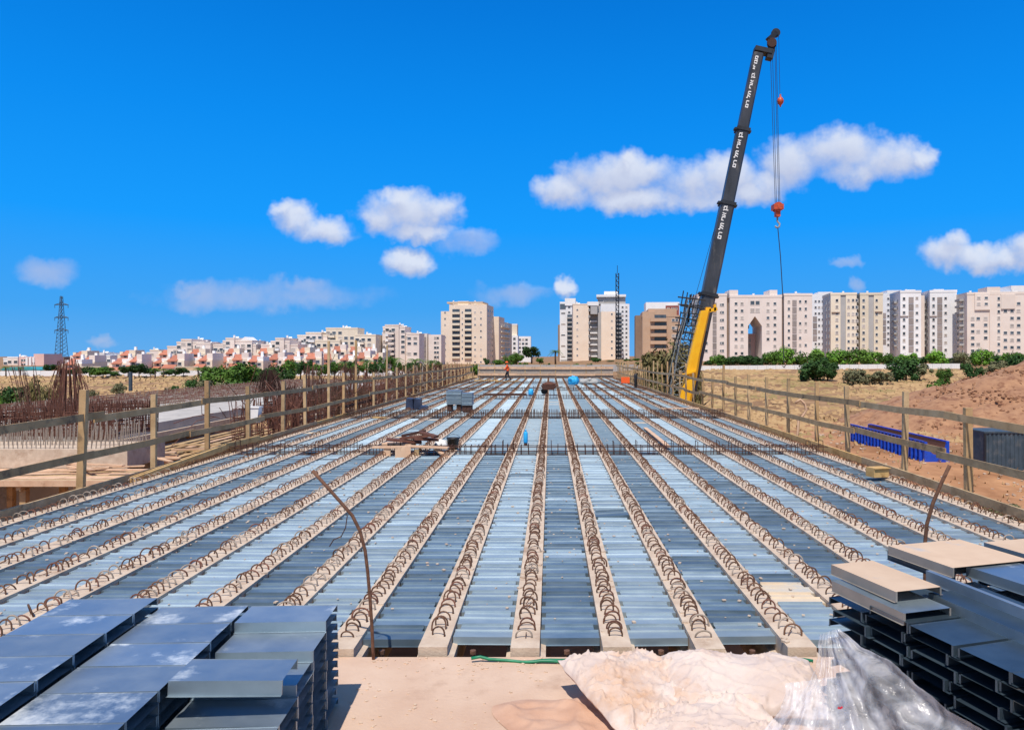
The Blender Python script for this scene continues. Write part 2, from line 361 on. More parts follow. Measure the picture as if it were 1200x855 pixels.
def hoop_mesh(segs, sides, w, h, r, name):
    mb = MB(); pts = [(-w / 2, 0, -.03), (-w / 2, 0, h * .25)]
    for k in range(segs + 1):
        a = math.pi * (1 - k / segs); pts.append((w / 2 * math.cos(a), 0, h * .3 + h * .7 * math.sin(a)))
    pts += [(w / 2, 0, h * .25), (w / 2, 0, -.03)]
    mb.tube(pts, r, sides); return mb
HOOPS = [hoop_mesh(8, 5, .122 + .008 * k, .088 + .010 * (k % 2), .0082, 'hoop').mesh('hoop', M[mm], True) for k, mm in enumerate(['rust', 'rust', 'rust_red', 'rust_pale'])]
far_proto = hoop_mesh(4, 3, .13, .095, .0085, 'hoops')
NEAR_HOOP = 15.0
def beams():
    prof = [(-HALF, 0), (HALF, 0), (HALF, -.075), (HALF + .05, -.09), (HALF + .05, -.15), (.09, -.26), (.09, -.62), (-.09, -.62), (-.09, -.26), (-HALF - .05, -.24), (-HALF - .05, -.17), (-HALF, -.155)]
    for bi, k in enumerate(BEAMS):
        x = BX0 + k * BS; y0 = Y_START + rnd.uniform(-.03, .03)
        if bi < 10: lab = 'pale precast concrete beam with rusty hoops, %s beam from the left timber edge' % ORD[bi]
        else: lab = 'pale precast concrete beam with rusty hoops, %s beam from the right timber edge' % ORD[19 - bi]
        root = thing('precast_beam', lab, 'beam', (x, y0, 0), 0, 'precast beams of the bridge deck')
        mb = MB(); mb.prism([(p[0], p[1]) for p in prof][::-1], 'y', 0, Y_END - y0)
        # a few worn lumps of mortar along the top edge
        for _ in range(26):
            yy = rnd.uniform(.05, 16) if _ < 20 else rnd.uniform(16, 40); sx = rnd.choice((-1, 1)); s_ = rnd.uniform(.008, .022)
            mb.obox((sx * rnd.uniform(.08, HALF - .01), yy, .004), (s_ * 2, s_ * 3, s_), Matrix.Rotation(rnd.uniform(0, 3), 3, 'Z'))
        mb.build('body', M['concrete'], root, org=(0, 0, 0))
        y = .10; far = MB(); first = True
        while y < Y_END - y0 - .3:
            step = rnd.choice((.06, .10, .11, .13, .14, .15, .17)); y += step
            if y + y0 < NEAR_HOOP:
                o = link('hoop', HOOPS[rnd.choice((0, 0, 0, 1, 1, 2, 3) if k > -3 else (0, 1, 3, 3, 2))], root, (rnd.uniform(-.018, .018), y, rnd.uniform(-.015, .01)))
                wild = 2.6 if rnd.random() < .07 else 1.0; o.rotation_euler = (rnd.gauss(0, .14) * wild, rnd.gauss(0, .06) * wild, rnd.gauss(0, .16) * wild); o.scale = (rnd.uniform(.85, 1.12), 1, rnd.uniform(.75, 1.12))
                if rnd.random() < .2:
                    far.tube([(rnd.uniform(-.05, 0), y - .02, .01), (rnd.uniform(0, .06), y + step * .6, .02 + rnd.uniform(0, .05))], .005, 3)
            else:
                b = len(far.v); t = rnd.uniform(-.2, .2); ox = rnd.uniform(-.02, .02); sc = rnd.uniform(.85, 1.1)
                far.add([(p[0] * sc + ox + p[1] * 0, y + p[1] + p[2] * t, p[2] * sc) for p in far_proto.v], far_proto.f)
        tag(far.build('hoops', M['rust'], root, org=(0, 0, 0)), kind='stuff')
beams()

PITCH = .305
def sheet_mb(L, tilt=0):
    mb = MB(); h = L / 2; n = .036
    sec = [(-.012, -.062), (0, -.062), (0, 0), (.146, -.003), (.151, .008), (.158, .008), (.163, -.003)]
    for i in range(len(sec) - 1):
        (a, za), (b, zb) = sec[i], sec[i + 1]
        mb.add([(-h, a, za), (h, a, za), (h, b, zb), (-h, b, zb)], [(0, 1, 2, 3)])
    rear = [(.163, -.003), (.288, -.010), (.293, .009), (.301, .009), (.302, -.012)]
    for i in range(len(rear) - 1):
        (a, za), (b, zb) = rear[i], rear[i + 1]
        mb.add([(-h + n, a, za), (h - n, a, za), (h - n, b, zb), (-h + n, b, zb)], [(0, 1, 2, 3)])
    return mb
NEAR_SHEET = 17.3
def strips():
    L = BS - 2 * HALF - .012
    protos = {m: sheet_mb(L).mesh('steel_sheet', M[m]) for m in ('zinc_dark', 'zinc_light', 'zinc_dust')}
    base = sheet_mb(L)
    n = len(BEAMS) - 1
    for i in range(n):
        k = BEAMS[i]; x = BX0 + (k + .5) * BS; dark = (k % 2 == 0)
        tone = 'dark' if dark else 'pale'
        side, idx = ('left', i) if i < 10 else ('right', n - 1 - i)
        root = thing('sheet_strip', '%s zinc sheets laid between two beams, %s strip from the %s timber edge' % (tone, ORD[idx], side), 'sheet strip',
                     (x, 6.15, -.03), 0, 'strips of zinc sheets between the beams')
        y = rnd.uniform(-.06, .08); far = {'zinc_dark': MB(), 'zinc_light': MB(), 'zinc_dust': MB()}
        while y + 6.15 < Y_END - .4:
            yw = y + 6.15
            skip = any(a - PITCH < yw < b for a, b in ROWS)
            if not skip:
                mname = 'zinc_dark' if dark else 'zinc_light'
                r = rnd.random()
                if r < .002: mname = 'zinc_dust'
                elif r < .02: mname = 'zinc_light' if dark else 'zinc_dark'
                if k == 4 and yw < 8.2: mname = 'zinc_dust' if rnd.random() < .15 else mname
                if k == 3 and yw < 9.5 and rnd.random() < .2: mname = 'zinc_dust'
                dx = rnd.uniform(-.004, .004); dz = rnd.uniform(-.004, .004); tilt = rnd.gauss(0, .012)
                if yw < NEAR_SHEET:
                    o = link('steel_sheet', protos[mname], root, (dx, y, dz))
                    o.rotation_euler = (tilt, rnd.gauss(0, .006), rnd.gauss(0, .004))
                    if k == 1 and 10.7 < yw < 11.0:      # one sheet sprung out of place
                        o.location.z += .03; o.rotation_euler = (.05, -.045, .06); o.data = protos['zinc_dark']
                else:
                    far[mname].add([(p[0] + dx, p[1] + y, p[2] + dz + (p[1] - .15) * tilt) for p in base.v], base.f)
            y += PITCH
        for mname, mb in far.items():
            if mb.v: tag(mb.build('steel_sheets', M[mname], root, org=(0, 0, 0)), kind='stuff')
strips()
def deck_litter():
    rr = random.Random(91); mb = MB()
    for _ in range(900):
        k = rr.choice(BEAMS[:-1]); x = BX0 + (k + .5) * BS + rr.uniform(-.22, .22); y = rr.uniform(6.3, 17) if rr.random() < .7 else rr.uniform(18.2, 27); q = rr.uniform(.006, .022)
        mb.obox((x, y, -.022 + q * .2), (q * rr.uniform(1, 2.4), q * 1.5, q * .6), Matrix.Rotation(rr.uniform(0, 6), 3, 'Z'))
    tag(mb.build('mortar_crumbs', M['concrete']), 'pale mortar crumbs scattered over the zinc sheets', 'crumbs', kind='stuff')
deck_litter()

def cross_rows():
    for ri, (a, b) in enumerate(ROWS):
        yc = (a + b) / 2
        root = thing('crosswise_rebar', ['rebar ladder crossing the deck nearest to the camera, beside the rust-brown board pile',
            'dense rusty rebar row crossing the deck in front of the grey bundled sheets',
            'thin rebar row crossing the deck behind the grey bundled sheets',
            'rusty rebar row crossing the deck beyond the long dark bars',
            'farthest rusty rebar row crossing the deck before the end barrier'][ri], 'rebar row', ((XL + XR) / 2, yc, 0), 0, 'crosswise rebar rows')
        dense = [1, 2.6, .9, 1.9, 1.8][ri]
        for (yy, zz) in ((a + .06, .15), (b - .05, .15), (a + .06, -.08), (b - .05, -.08), (yc, .03)):
            mb = MB(); pts = [(XL + (XR - XL) * t / 12, yy + rnd.uniform(-.012, .012), zz + rnd.uniform(-.008, .008)) for t in range(13)]
            mb.tube(pts, .011, 4); mb.build('long_bar', M['rust_dark'], root)
        mb = MB(); x = XL + .1
        while x < XR - .1:
            t = rnd.uniform(-.02, .02); hgt = .17 + (.10 if rnd.random() < .25 * dense else 0) + rnd.uniform(0, .03)
            for yy in (a + .06, b - .05):
                mb.tube([(x, yy, -.14), (x + t, yy, hgt)], .0085, 4)
            mb.tube([(x + t, a + .06, hgt), (x + t, b - .05, hgt)], .0085, 4)
            x += .15 / dense * rnd.uniform(.75, 1.3)
        tag(mb.build('ties', M['rust'] if ri else M['rust_dark'], root), kind='stuff')
    # floor of the slots: soffit boards far down, one per slot is part of the row
cross_rows()

# abutment in the foreground and bearing shelf under the beam ends
def abutment():
    root = thing('abutment', 'dusty tan concrete abutment slab at the near end of the deck', 'abutment', (0, 4.5, -.8))
    mb = MB(); mb.box(-12, 12, -1.5, 5.84, -1.2, -.06)
    o = mb.build('top_slab', M['slab'], root)
    mb = MB(); mb.box(-12, 12, 5.845, 7.0, -5.4, -.66); mb.build('bearing_shelf', M['greyconc'], root)
    # loose grains and bolts along the edge
    mb = MB()
    for _ in range(420):
        x = rnd.uniform(-1.4, 3.2); y = rnd.uniform(4.4, 5.8) if _ % 3 else rnd.uniform(5.55, 5.82); s_ = rnd.uniform(.004, .011)
        mb.obox((x, y, -.057), (s_ * 2, s_ * 1.6, s_), Matrix.Rotation(rnd.uniform(0, 3), 3, 'Z'))
    tag(mb.build('grit', M['stone'], root), kind='stuff')
    for k in BEAMS[:-1]:
        mb = MB(); x = BX0 + (k + .5) * BS + rnd.uniform(-.05, .05)
        mb.tube([(x, 5.9, -.66), (x, 5.9, -.045)], .018, 6); mb.tube([(x, 5.9, -.06), (x, 5.9, -.03)], .026, 6)
        mb.build('dowel', M['rust'], root)
abutment()
def hose():
    mb = MB(); pts = []
    for i in range(40):
        u = 552 + i * 10.3; w = math.sin(i * .55) * .02 + math.sin(i * 1.7) * .006
        pts.append((X(u, 5.72), 5.73 + w, -.045 + (.02 if i in (0, 1) else 0) + .008 * math.sin(i * .9)))
    mb.tube(pts, .0125, 8); mb.tube([(p[0], p[1] + .024 + .02 * math.sin(p[0] * 6), p[2]) for p in pts[6:34]], .0105, 8)
    tag(mb.build('garden_hose', M['hose'], smooth=True), 'green hose lying along the edge of the abutment slab', 'hose')
hose()
def bent_bars():
    mb = MB(); D = 5.8
    px = [(438, 775), (437, 760), (436, 735), (434, 705), (431, 670), (428, 645), (422, 622), (413, 604), (400, 589), (384, 571), (366, 551)]
    pts = [P(u, v, D - .02 * i) for i, (u, v) in enumerate(px)]
    r = thing('bent_rebar', 'long rusty rebar bent over to the left, standing at the slab edge', 'rebar', pts[0])
    mb.tube(pts, .0135, 7); mb.build('bar', M['rust'], r, smooth=True)
    mb = MB(); w = [P(407, 604, D - .15), P(405, 618, D - .16), P(400, 628, D - .14), P(391, 632, D - .12), P(386, 640, D - .12)]
    mb.tube(w, .004, 4); mb.build('tie_wire', M['rust_dark'], r)
    mb = MB(); px = [(1083, 770), (1084, 690), (1084, 637), (1086, 615), (1093, 590), (1103, 566), (1113, 545)]
    pts = [P(u, v, 5.75 - .01 * i) for i, (u, v) in enumerate(px)]
    mb.tube(pts, .0145, 7); o = mb.build('leaning_rebar', M['rust'], smooth=True, org=pts[0])
    tag(o, 'short rusty rebar leaning right behind the dusty stacked sheets', 'rebar')
bent_bars()

# ------------------------------------------------------------------ foreground sheet piles
def tray_mb(L, W, fl, lip=.022):
    mb = MB(); h = L / 2; t = .0025
    sec = [(-lip, -fl), (0, -fl), (0, 0), (W - .016, 0), (W - .008, .0025), (W, -.004), (W, -fl * .78), (W + .014, -fl * .78)]
    top = [(a, z) for a, z in sec]
    for i in range(len(sec) - 1):
        (a, za), (b, zb) = sec[i], sec[i + 1]
        mb.add([(-h, a, za), (h, a, za), (h, b, zb), (-h, b, zb)], [(0, 1, 2, 3)], 1 if i not in (2, 3) else 0)
    for sx in (-1, 1):     # small stiffening tabs at both ends
        mb.add([(sx * h, 0, 0), (sx * h, .012, 0), (sx * h, .012, -fl), (sx * h, 0, -fl)], [(0, 1, 2, 3)], 1)
        mb.add([(sx * h, W - .012, 0), (sx * h, W, 0), (sx * h, W, -fl * .8), (sx * h, W - .012, -fl * .8)], [(0, 1, 2, 3)], 1)
    return mb
def left_pile():
    grp = 'zinc sheets piled on the left of the slab'
    LAY, W = .064, .318
    meA = tray_mb(.58, W - .004, .062).mesh('zinc_sheet', [M['zinc_pile'], M['zinc_side']])
    rot = R(3.0)
    base = Vector((-1.47, 5.02, -.06))
    ex, ey = Vector((math.cos(rot), math.sin(rot), 0)), Vector((-math.sin(rot), math.cos(rot), 0))
    heights = [[11, 10, 9, 8, 8, 7, 7], [11] * 7, [12] * 7]
    for c in range(3):
        for r_ in range(7):
            n = heights[c][r_]
            for l in range(n):
                top = (l == n - 1)
                p = base + ex * (-.29 - c * .605 + rnd.uniform(-.006, .006)) + ey * (-(r_ + 1) * W + rnd.uniform(-.003, .003)) + Vector((0, 0, (l + 1) * LAY + (0 if c == 0 else .004)))
                o = link('zinc_sheet', meA, None, p, rot + rnd.gauss(0, .008))
                colname = ['right column', 'middle column', 'left column'][c]
                where = ['farthest back', 'second from the back', 'third from the back', 'fourth from the back', 'fifth from the back', 'sixth from the back', 'nearest the camera'][r_]
                if top:
                                        lab = 'blue grey zinc sheet on top of the left pile, %s, %s' % (colname, where)
                else: lab = 'left pile zinc sheet, %s, %s layer down, %s' % (colname, ORD[n - 1 - l], where)
                tag(o, lab, 'zinc sheet', grp)
    p = base + ex * (-.30) + ey * (-3.75 * W) + Vector((0, 0, 11 * LAY + .012))
    o = link('zinc_sheet', tray_mb(.58, W, .075).mesh('zinc_sheet', [M['zinc_pile'], M['zinc_side']]), None, p, rot + R(1.5))
    o.rotation_euler = (R(-3), R(2.0), rot + R(2)); tag(o, 'loose blue sheet with a white smear lying across the right column of the left pile', 'zinc sheet', grp)
left_pile()
def right_pile():
    grp = 'zinc sheets piled on the right of the slab'
    d1 = Vector((.28, -.96, 0)).normalized(); d2 = Vector((.96, .28, 0)).normalized()
    W, LAY = .315, .0665
    rot = math.atan2(d2.y, d2.x)
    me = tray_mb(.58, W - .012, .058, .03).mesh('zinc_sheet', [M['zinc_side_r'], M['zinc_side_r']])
    O = Vector((1.80, 4.70, -.06))
    for c in range(5):
        for l in range(13 if c == 0 else 14):
            for dp in range(3):
                if l < 10 and dp == 2: continue
                # local x along d2, local y back along -d1
                p = O + d1 * ((c + 1) * W + rnd.uniform(-.012, .012) + (.06 if l % 2 else 0)) + d2 * (.29 + dp * .6 + rnd.uniform(-.014, .014)) + Vector((0, 0, (l + 1) * LAY))
                o = link('zinc_sheet', me, None, p, rot + rnd.gauss(0, .01))
                if dp == 0: lab = 'right pile open-ended zinc sheet, %s column from the back, %s layer up' % (ORD[c], ORD[l])
                else: lab = 'right pile inner zinc sheet, %s row in, %s column from the back, %s layer up' % (ORD[dp], ORD[c], ORD[l])
                tag(o, lab, 'zinc sheet', grp)
    def top(u, v, z, L, W_, fl, mt, ms, lab, dr=0.0, tilt=(0, 0)):
        D = F * (H - z) / (v - V0); p = Vector((X(u, D), D, z))
        me_ = tray_mb(L, W_, fl, .012).mesh('zinc_sheet', [M[mt], M[ms]])
        a = math.atan2(d1.y, d1.x) + R(dr); ca = Vector((math.cos(a), math.sin(a), 0))
        o = link('zinc_sheet', me_, None, p + ca * L / 2, a); o.rotation_euler = (tilt[0], tilt[1], a)
        tag(o, lab, 'zinc sheet', grp)
    top(974, 661, .985, .58, .33, .062, 'dust_top', 'dust_side', 'sand covered zinc sheet on the left back corner of the right pile')
    top(975, 680, .915, .62, .33, .066, 'zinc_side', 'dust_side', 'pale zinc sheet directly under the sand covered corner sheet')
    top(1041, 639, 1.0, .57, .64, .062, 'dust_top', 'dust_side', 'wide sand covered zinc sheet at the back of the right pile')
    top(1040, 645, .935, .60, .62, .062, 'zinc_side', 'zinc_side_r', 'zinc sheet under the wide sand covered sheet of the right pile')
    top(1153, 635, 1.0, .56, .4, .062, 'dust_top', 'zinc_side', 'sand covered zinc sheet at the far right of the right pile')
    top(1085, 668, .99, .80, .035, .07, 'zinc_pile', 'zinc_pile', 'narrow upright blue zinc flange lying along the right pile', -3)
    top(1088, 694, .93, .86, .40, .085, 'zinc_side_r', 'zinc_side', 'long grey zinc sheet under the narrow blue flange', -3)
    top(1132, 663, .985, .75, .40, .062, 'zinc_pile', 'zinc_side', 'shiny blue zinc sheet at the right edge of the right pile', 2)
right_pile()

# ------------------------------------------------------------------ sacks and plastic in the foreground
def blob(name, c, r, mat, seed, lump=.12, crease=.03, n=56, flat=.0, rotz=0, power=2.4):
    mb = MB(); rr = random.Random(seed); k = [(rr.uniform(1.5, 4), rr.uniform(1.5, 4), rr.uniform(0, 6), rr.uniform(0, 6)) for _ in range(6)]
    rows = n // 2; idx = {}
    for j in range(rows + 1):
        th = math.pi * j / rows
        for i in range(n):
            ph = 2 * math.pi * i / n
            sx, sy, sz = math.sin(th) * math.cos(ph), math.sin(th) * math.sin(ph), math.cos(th)
            q = (abs(sx) ** power + abs(sy) ** power + abs(sz) ** power) ** (-1 / power)
            d = sum(math.sin(a * sx * 2 + p_) * math.cos(b * sy * 2 + s_ + sz * 2) for a, b, p_, s_ in k) / 6
            cr = abs(math.sin(3.1 * sx + 4.3 * sy + 2 * d * 3 + seed)) ** .35
            cr2 = abs(math.sin(7.1 * sy - 5.3 * sx + 4 * d + seed * 2)) ** .4
            f = q * (1 + lump * d * 2) - crease * (1 - cr) * 4 - crease * 2 * (1 - cr2)
            mb.v.append((sx * r[0] * f, sy * r[1] * f, max(sz * r[2] * f, -r[2] * (.75 - flat))))
    for j in range(rows):
        for i in range(n):
            a = j * n + i; b = j * n + (i + 1) % n
            mb.f.append((a, a + n, b + n, b)); mb.m.append(0)
    o = mb.build(name, mat, smooth=True, org=(0, 0, 0)); o.location = c; o.rotation_euler = (0, 0, rotz)
    return o
def sacks():
    def ridged(x, y, k, seed): return (1 - abs(math.sin(k * x + 1.7 * vnoise(x + seed, y - seed, 1.4) * 2.2 + seed))) ** 5
    def pillow(c, L_, W_, h, rot, tilt, seed, folds, lab):
        mb = MB(); n, m_ = 84, 60; top = {}
        for sgn in (1, -1):
            for j in range(m_ + 1):
                for i in range(n + 1):
                    s_, t = 2 * i / n - 1, 2 * j / m_ - 1
                    e = max(0., (1 - s_ ** 4) * (1 - t ** 4)); pinch = 1 - .16 * (abs(s_) ** 3) * (1 - abs(t)) ** 1 - .06 * abs(t) ** 3
                    x, y = s_ * L_ / 2 * (1 - .10 * (1 - abs(s_)) * t * t) , t * W_ / 2 * pinch
                    wr = .6 * ridged(x * 2.2 + y * .8, y * 1.5, 3.1, seed) + .5 * ridged(x * 1.4 + y * 3.8, y, 2.8, seed + 3) + .4 * ridged(y * 3.6 - x * 2.6, x, 3.0, seed + 7) + .25 * ridged(x * 6 + y * 2, y * 2, 2.7, seed + 9)
                    edge = .5 + .9 * max(abs(s_), abs(t)) ** 2
                    z = h * e ** .5 * (1 + .35 * vnoise(x * 2.3 + seed, y * 2.6, 1)) * (1 if sgn > 0 else -.45)
                    if sgn > 0: z += folds * (wr - .4) * edge * (e ** .3)
                    mb.v.append((x + .02 * vnoise(y * 5, x * 4 + seed, 1.3), y + .025 * vnoise(x * 5 + seed, y * 4, 1.2), z))
        K = (n + 1) * (m_ + 1)
        for j in range(m_):
            for i in range(n):
                a = j * (n + 1) + i; mb.f.append((a, a + 1, a + n + 2, a + n + 1)); mb.f.append((K + a, K + a + n + 1, K + a + n + 2, K + a + 1)); mb.m += [0, 0]
        o = mb.build('white_sack', M['sack'], smooth=True, org=(0, 0, 0)); o.location = c; o.rotation_euler = (tilt[0], tilt[1], rot)
        tag(o, lab, 'sack', 'white sacks')
    pillow((.60, 5.00, .06), .80, .94, .11, R(28), (R(10), R(6)), 3, .075, 'crumpled white woven sack on the slab, left of the big smooth sack')
    pillow((1.34, 5.08, .06), 1.08, .72, .13, R(-5), (R(8), R(0)), 11, .045, 'big smooth white sack lying next to the clear plastic wrap')
    pillow((.95, 4.52, .02), .98, .64, .085, R(14), (R(6), R(-3)), 6, .075, 'folded white sack lying nearest to the camera at the frame bottom')
    # tan cloth spread over the slab
    mb = MB(); nx, ny = 60, 50
    for j in range(ny + 1):
        for i in range(nx + 1):
            s_, t = i / nx, j / ny
            x = -.30 + 1.0 * s_ + .10 * math.sin(t * 5); y = 4.25 + 1.02 * t * (1 - .25 * (1 - s_)) + .04 * math.sin(s_ * 9)
            edge = min(s_, 1 - s_, t, 1 - t) * 8; e = min(1, edge)
            z = -.055 + e * (.06 * sm(.1, .9, s_) + .05 * abs(vnoise(x * 2.2, y * 2.4, 1.2)) + .03 * (1 - abs(math.sin(9 * x + 5 * y + 2 * vnoise(x, y, 2)))) ** 2)
            mb.v.append((x, y, z))
    for j in range(ny):
        for i in range(nx):
            a = j * (nx + 1) + i; mb.f.append((a, a + 1, a + nx + 2, a + nx + 1)); mb.m.append(0)
    tag(mb.build('soiled_cloth', M['tan_cloth'], smooth=True), 'brown soiled cloth spread on the slab left of the white sacks', 'cloth')
sacks()
def plastic():
    m = bpy.data.materials.new('clear_plastic_film'); m.use_nodes = True; nt = m.node_tree; N = nt.nodes; L = nt.links; b = N['Principled BSDF']
    b.inputs['Base Color'].default_value = (.80, .78, .80, 1); b.inputs['Roughness'].default_value = .12; b.inputs['Specular IOR Level'].default_value = .9
    tc = N.new('ShaderNodeTexCoord'); ns = N.new('ShaderNodeTexNoise'); ns.inputs['Scale'].default_value = 5; ns.inputs['Detail'].default_value = 8; ns.inputs['Distortion'].default_value = 1.2
    L.new(tc.outputs['Object'], ns.inputs['Vector']); mr = N.new('ShaderNodeMapRange'); mr.inputs[1].default_value = .3; mr.inputs[2].default_value = .75; mr.inputs[3].default_value = .16; mr.inputs[4].default_value = .68
    L.new(ns.outputs['Fac'], mr.inputs[0]); L.new(mr.outputs[0], b.inputs['Alpha'])
    n2 = N.new('ShaderNodeTexNoise'); n2.inputs['Scale'].default_value = 16; n2.inputs['Detail'].default_value = 5; L.new(tc.outputs['Object'], n2.inputs['Vector'])
    bp = N.new('ShaderNodeBump'); bp.inputs['Strength'].default_value = .7; bp.inputs['Distance'].default_value = .03; L.new(n2.outputs['Fac'], bp.inputs['Height']); L.new(bp.outputs[0], b.inputs['Normal'])
    root = thing('plastic_wrap', 'clear crumpled plastic wrap leaning on the open side of the right pile', 'plastic wrap', (1.6, 4.3, -.06))
    def sheet(apex, base, nfold, seed, amp):
        rr = random.Random(seed); ph = [rr.uniform(0, 6) for _ in range(6)]
        mb = MB(); na, nt_ = 70, 46
        for j in range(nt_ + 1):
            t = j / nt_
            for i in range(na + 1):
                s_ = i / na; q = s_ * (len(base) - 1); k = min(int(q), len(base) - 2); fr = q - k
                bpt = Vector(base[k]).lerp(Vector(base[k + 1]), fr); ap = Vector(apex[0]).lerp(Vector(apex[1]), s_)
                p = ap.lerp(bpt, t); q2 = ap.lerp(bpt, t ** (1 + 1.1 * (1 - s_))); p.x = q2.x; p.y = q2.y
                fold = amp * (.25 + t) * (math.sin(nfold * s_ * 6.28 + ph[0] + 1.5 * math.sin(4 * t + ph[1])) + .5 * math.sin(2.3 * nfold * s_ * 6.28 + ph[2] - 3 * t) + .35 * abs(math.sin(9 * t + 13 * s_ + ph[3])))
                bul = .10 * math.sin(math.pi * t) * math.sin(math.pi * s_)
                nz_ = .055 * vnoise(p.x * 3 + seed, p.z * 4 + p.y * 2, 1.6) + .02 * vnoise(p.x * 9, p.z * 9 + seed, 1.3)
                p += Vector((-.35, -.8, .3)) * (fold + bul + nz_) + Vector((.5, 0, .25)) * nz_
                p.z = max(p.z, -.055 + .004 * (1 + math.sin(i)))
                mb.v.append(tuple(p))
        for j in range(nt_):
            for i in range(na):
                a = j * (na + 1) + i; mb.f.append((a, a + 1, a + na + 2, a + na + 1)); mb.m.append(0)
        return mb
    a0, a1 = P(962, 742, 4.45), P(985, 735, 4.40)
    sheet((a0, a1), [P(885, 870, 4.45), P(930, 900, 4.2), P(985, 920, 3.85), P(1070, 910, 3.6), P(1190, 885, 3.3)], 5, 2, .036).build('upper_film', m, root, smooth=True)
    sheet((P(920, 800, 4.3), P(985, 792, 4.25)), [P(862, 880, 4.3), P(905, 910, 4.05), P(970, 930, 3.8), P(1040, 910, 3.6)], 4, 5, .03).build('lower_film', m, root, smooth=True)
    mb = MB(); c = P(985, 829, 3.80); mb.add([c + Vector((-.016, 0, -.004)), c + Vector((.002, .004, -.009)), c + Vector((.016, .008, -.002)), c + Vector((.011, .008, .007)), c + Vector((-.003, 0, .004)), c + Vector((-.012, 0, .008))], [(0, 1, 2, 3, 4, 5)])
    mb.build('red_print', M['red'], root)
plastic()

# ------------------------------------------------------------------ timber guard rails
def guard_rail(name, label, xr, y0, y1, inward, posts, seed):
    rr = random.Random(seed); s_ = inward
    root = thing(name, label, 'guard rail', (xr, y0, 0))
    for (y, top, thick, lean) in posts:
        mb = MB(); x = xr - s_ * .06
        mb.bar((x, y, -.25), (x + lean, y + rr.uniform(-.05, .05), top), thick, thick * .75, up=(0, 1, 0)); mb.build('post', M['wood' if rr.random() < .6 else 'wood_grey'], root)
    for zc, nm in ((1.30, 'top_rail'), (.655, 'middle_rail')):
        y = y0; alt = 0
        while y < y1:
            alt ^= 1; ln = rr.uniform(3.6, 4.6) if y < 40 else rr.uniform(5, 7); ye = min(y + ln, y1)
            mb = MB(); dz = rr.uniform(-.06, .05); dz2 = rr.uniform(-.06, .05); off = .027 * alt * s_
            p = Vector((xr + off, y - .12, zc + dz)); q = Vector((xr + off, ye + .12, zc + dz2)); m_ = (p + q) / 2 + Vector((0, 0, rr.uniform(-.03, .01)))
            mb.bar(p, m_, .024, .125); mb.bar(m_, q, .024, .125)
            mb.build('rail', M[rr.choice(('wood', 'wood_grey', 'wood_grey'))], root); y = ye
    y = y0
    while y < y1:      # toe boards along the deck edge
        ye = min(y + rr.uniform(3.4, 4.4), y1); mb = MB(); off = rr.uniform(0, .03)
        mb.bar((xr + s_ * (.02 + off), y, .05), (xr + s_ * (.02 + off), ye + .05, .055), .045, .15); mb.build('toe_board', M[rr.choice(('wood', 'wood', 'wood_new'))], root); y = ye
    return root
rp = random.Random(5)
lp = [(10.2, 1.7, .11, 0), (12.4, 1.78, .115, .08), (14.7, 1.58, .10, 0), (17.0, 1.78, .10, .02), (19.3, 1.55, .10, 0), (21.8, 1.6, .10, 0), (23.8, 1.75, .09, -.04), (26.3, 2.9, .085, 0), (28.2, 1.7, .09, 0), (30.0, 3.0, .085, 0), (33, 1.6, .09, 0), (35.5, 2.9, .08, .05)]
y = 38.0
while y < 75: lp.append((y, 1.5 + rp.uniform(0, .4), .085, 0)); y += 2.3
guard_rail('timber_guard_rail', 'weathered timber guard rail along the left edge of the deck', -7.98, 8.3, 75.8, 1, lp, 3)
r_posts = [(10.0, 1.6, .11, 0), (12.1, 1.5, .115, -.04), (14.3, 1.66, .10, 0), (17.0, 1.65, .095, -.03), (19.0, 1.66, .09, 0), (21.3, 1.7, .085, 0), (23.4, 1.68, .085, 0), (25.5, 1.7, .085, 0)]
y = 27.3
while y < 75: r_posts.append((y, 1.55 + rp.uniform(-.1, .5), .085, rp.uniform(-.04, .04))); y += 2.0 if y < 50 else 1.3
guard_rail('timber_guard_rail', 'weathered timber guard rail along the right edge of the deck', 6.92, 8.3, 75.8, -1, r_posts, 9)
def end_barrier():
    root = thing('timber_barrier', 'low timber board barrier closing the far end of the deck', 'barrier', (0, 76.2, 0))
    for z0, z1, mm in ((.95, 1.22, 'wood_pale'), (.28, .5, 'wood_pale')):
        x = -7.6
        while x < 6.4:
            xe = min(x + 4.1, 6.6); mb = MB(); mb.box(x, xe - .01, 76.14, 76.19, z0 + rnd.uniform(-.03, .03), z1 + rnd.uniform(-.03, .03)); mb.build('board', M[mm], root); x = xe
    mb = MB(); mb.box(-7.6, 6.6, 76.25, 76.4, -.6, .95); mb.build('earth_backing', M['rust_pale'], root)
    x = -7.5
    while x < 6.6:
        mb = MB(); mb.box(x, x + .09, 76.195, 76.245, -.3, 1.35 + rnd.uniform(0, .15)); mb.build('post', M['wood'], root); x += 1.6
end_barrier()
def site_wall():
    D = 200.; root = thing('site_wall', 'low pale site wall beyond the far end of the deck', 'wall', (X(668, D), D, ground_h(X(668, D), D)))
    u = 560
    while u < 748: mb = MB(); x0, x1 = X(u, D), X(u + 13.4, D); mb.box(x0, x1 - .04, D, D + .3, ground_h(x0, D) - .4, Z(427.3 + rnd.uniform(-.2, .2), D)); mb.build('panel', M['b_grey'], root); u += 13.4
site_wall()

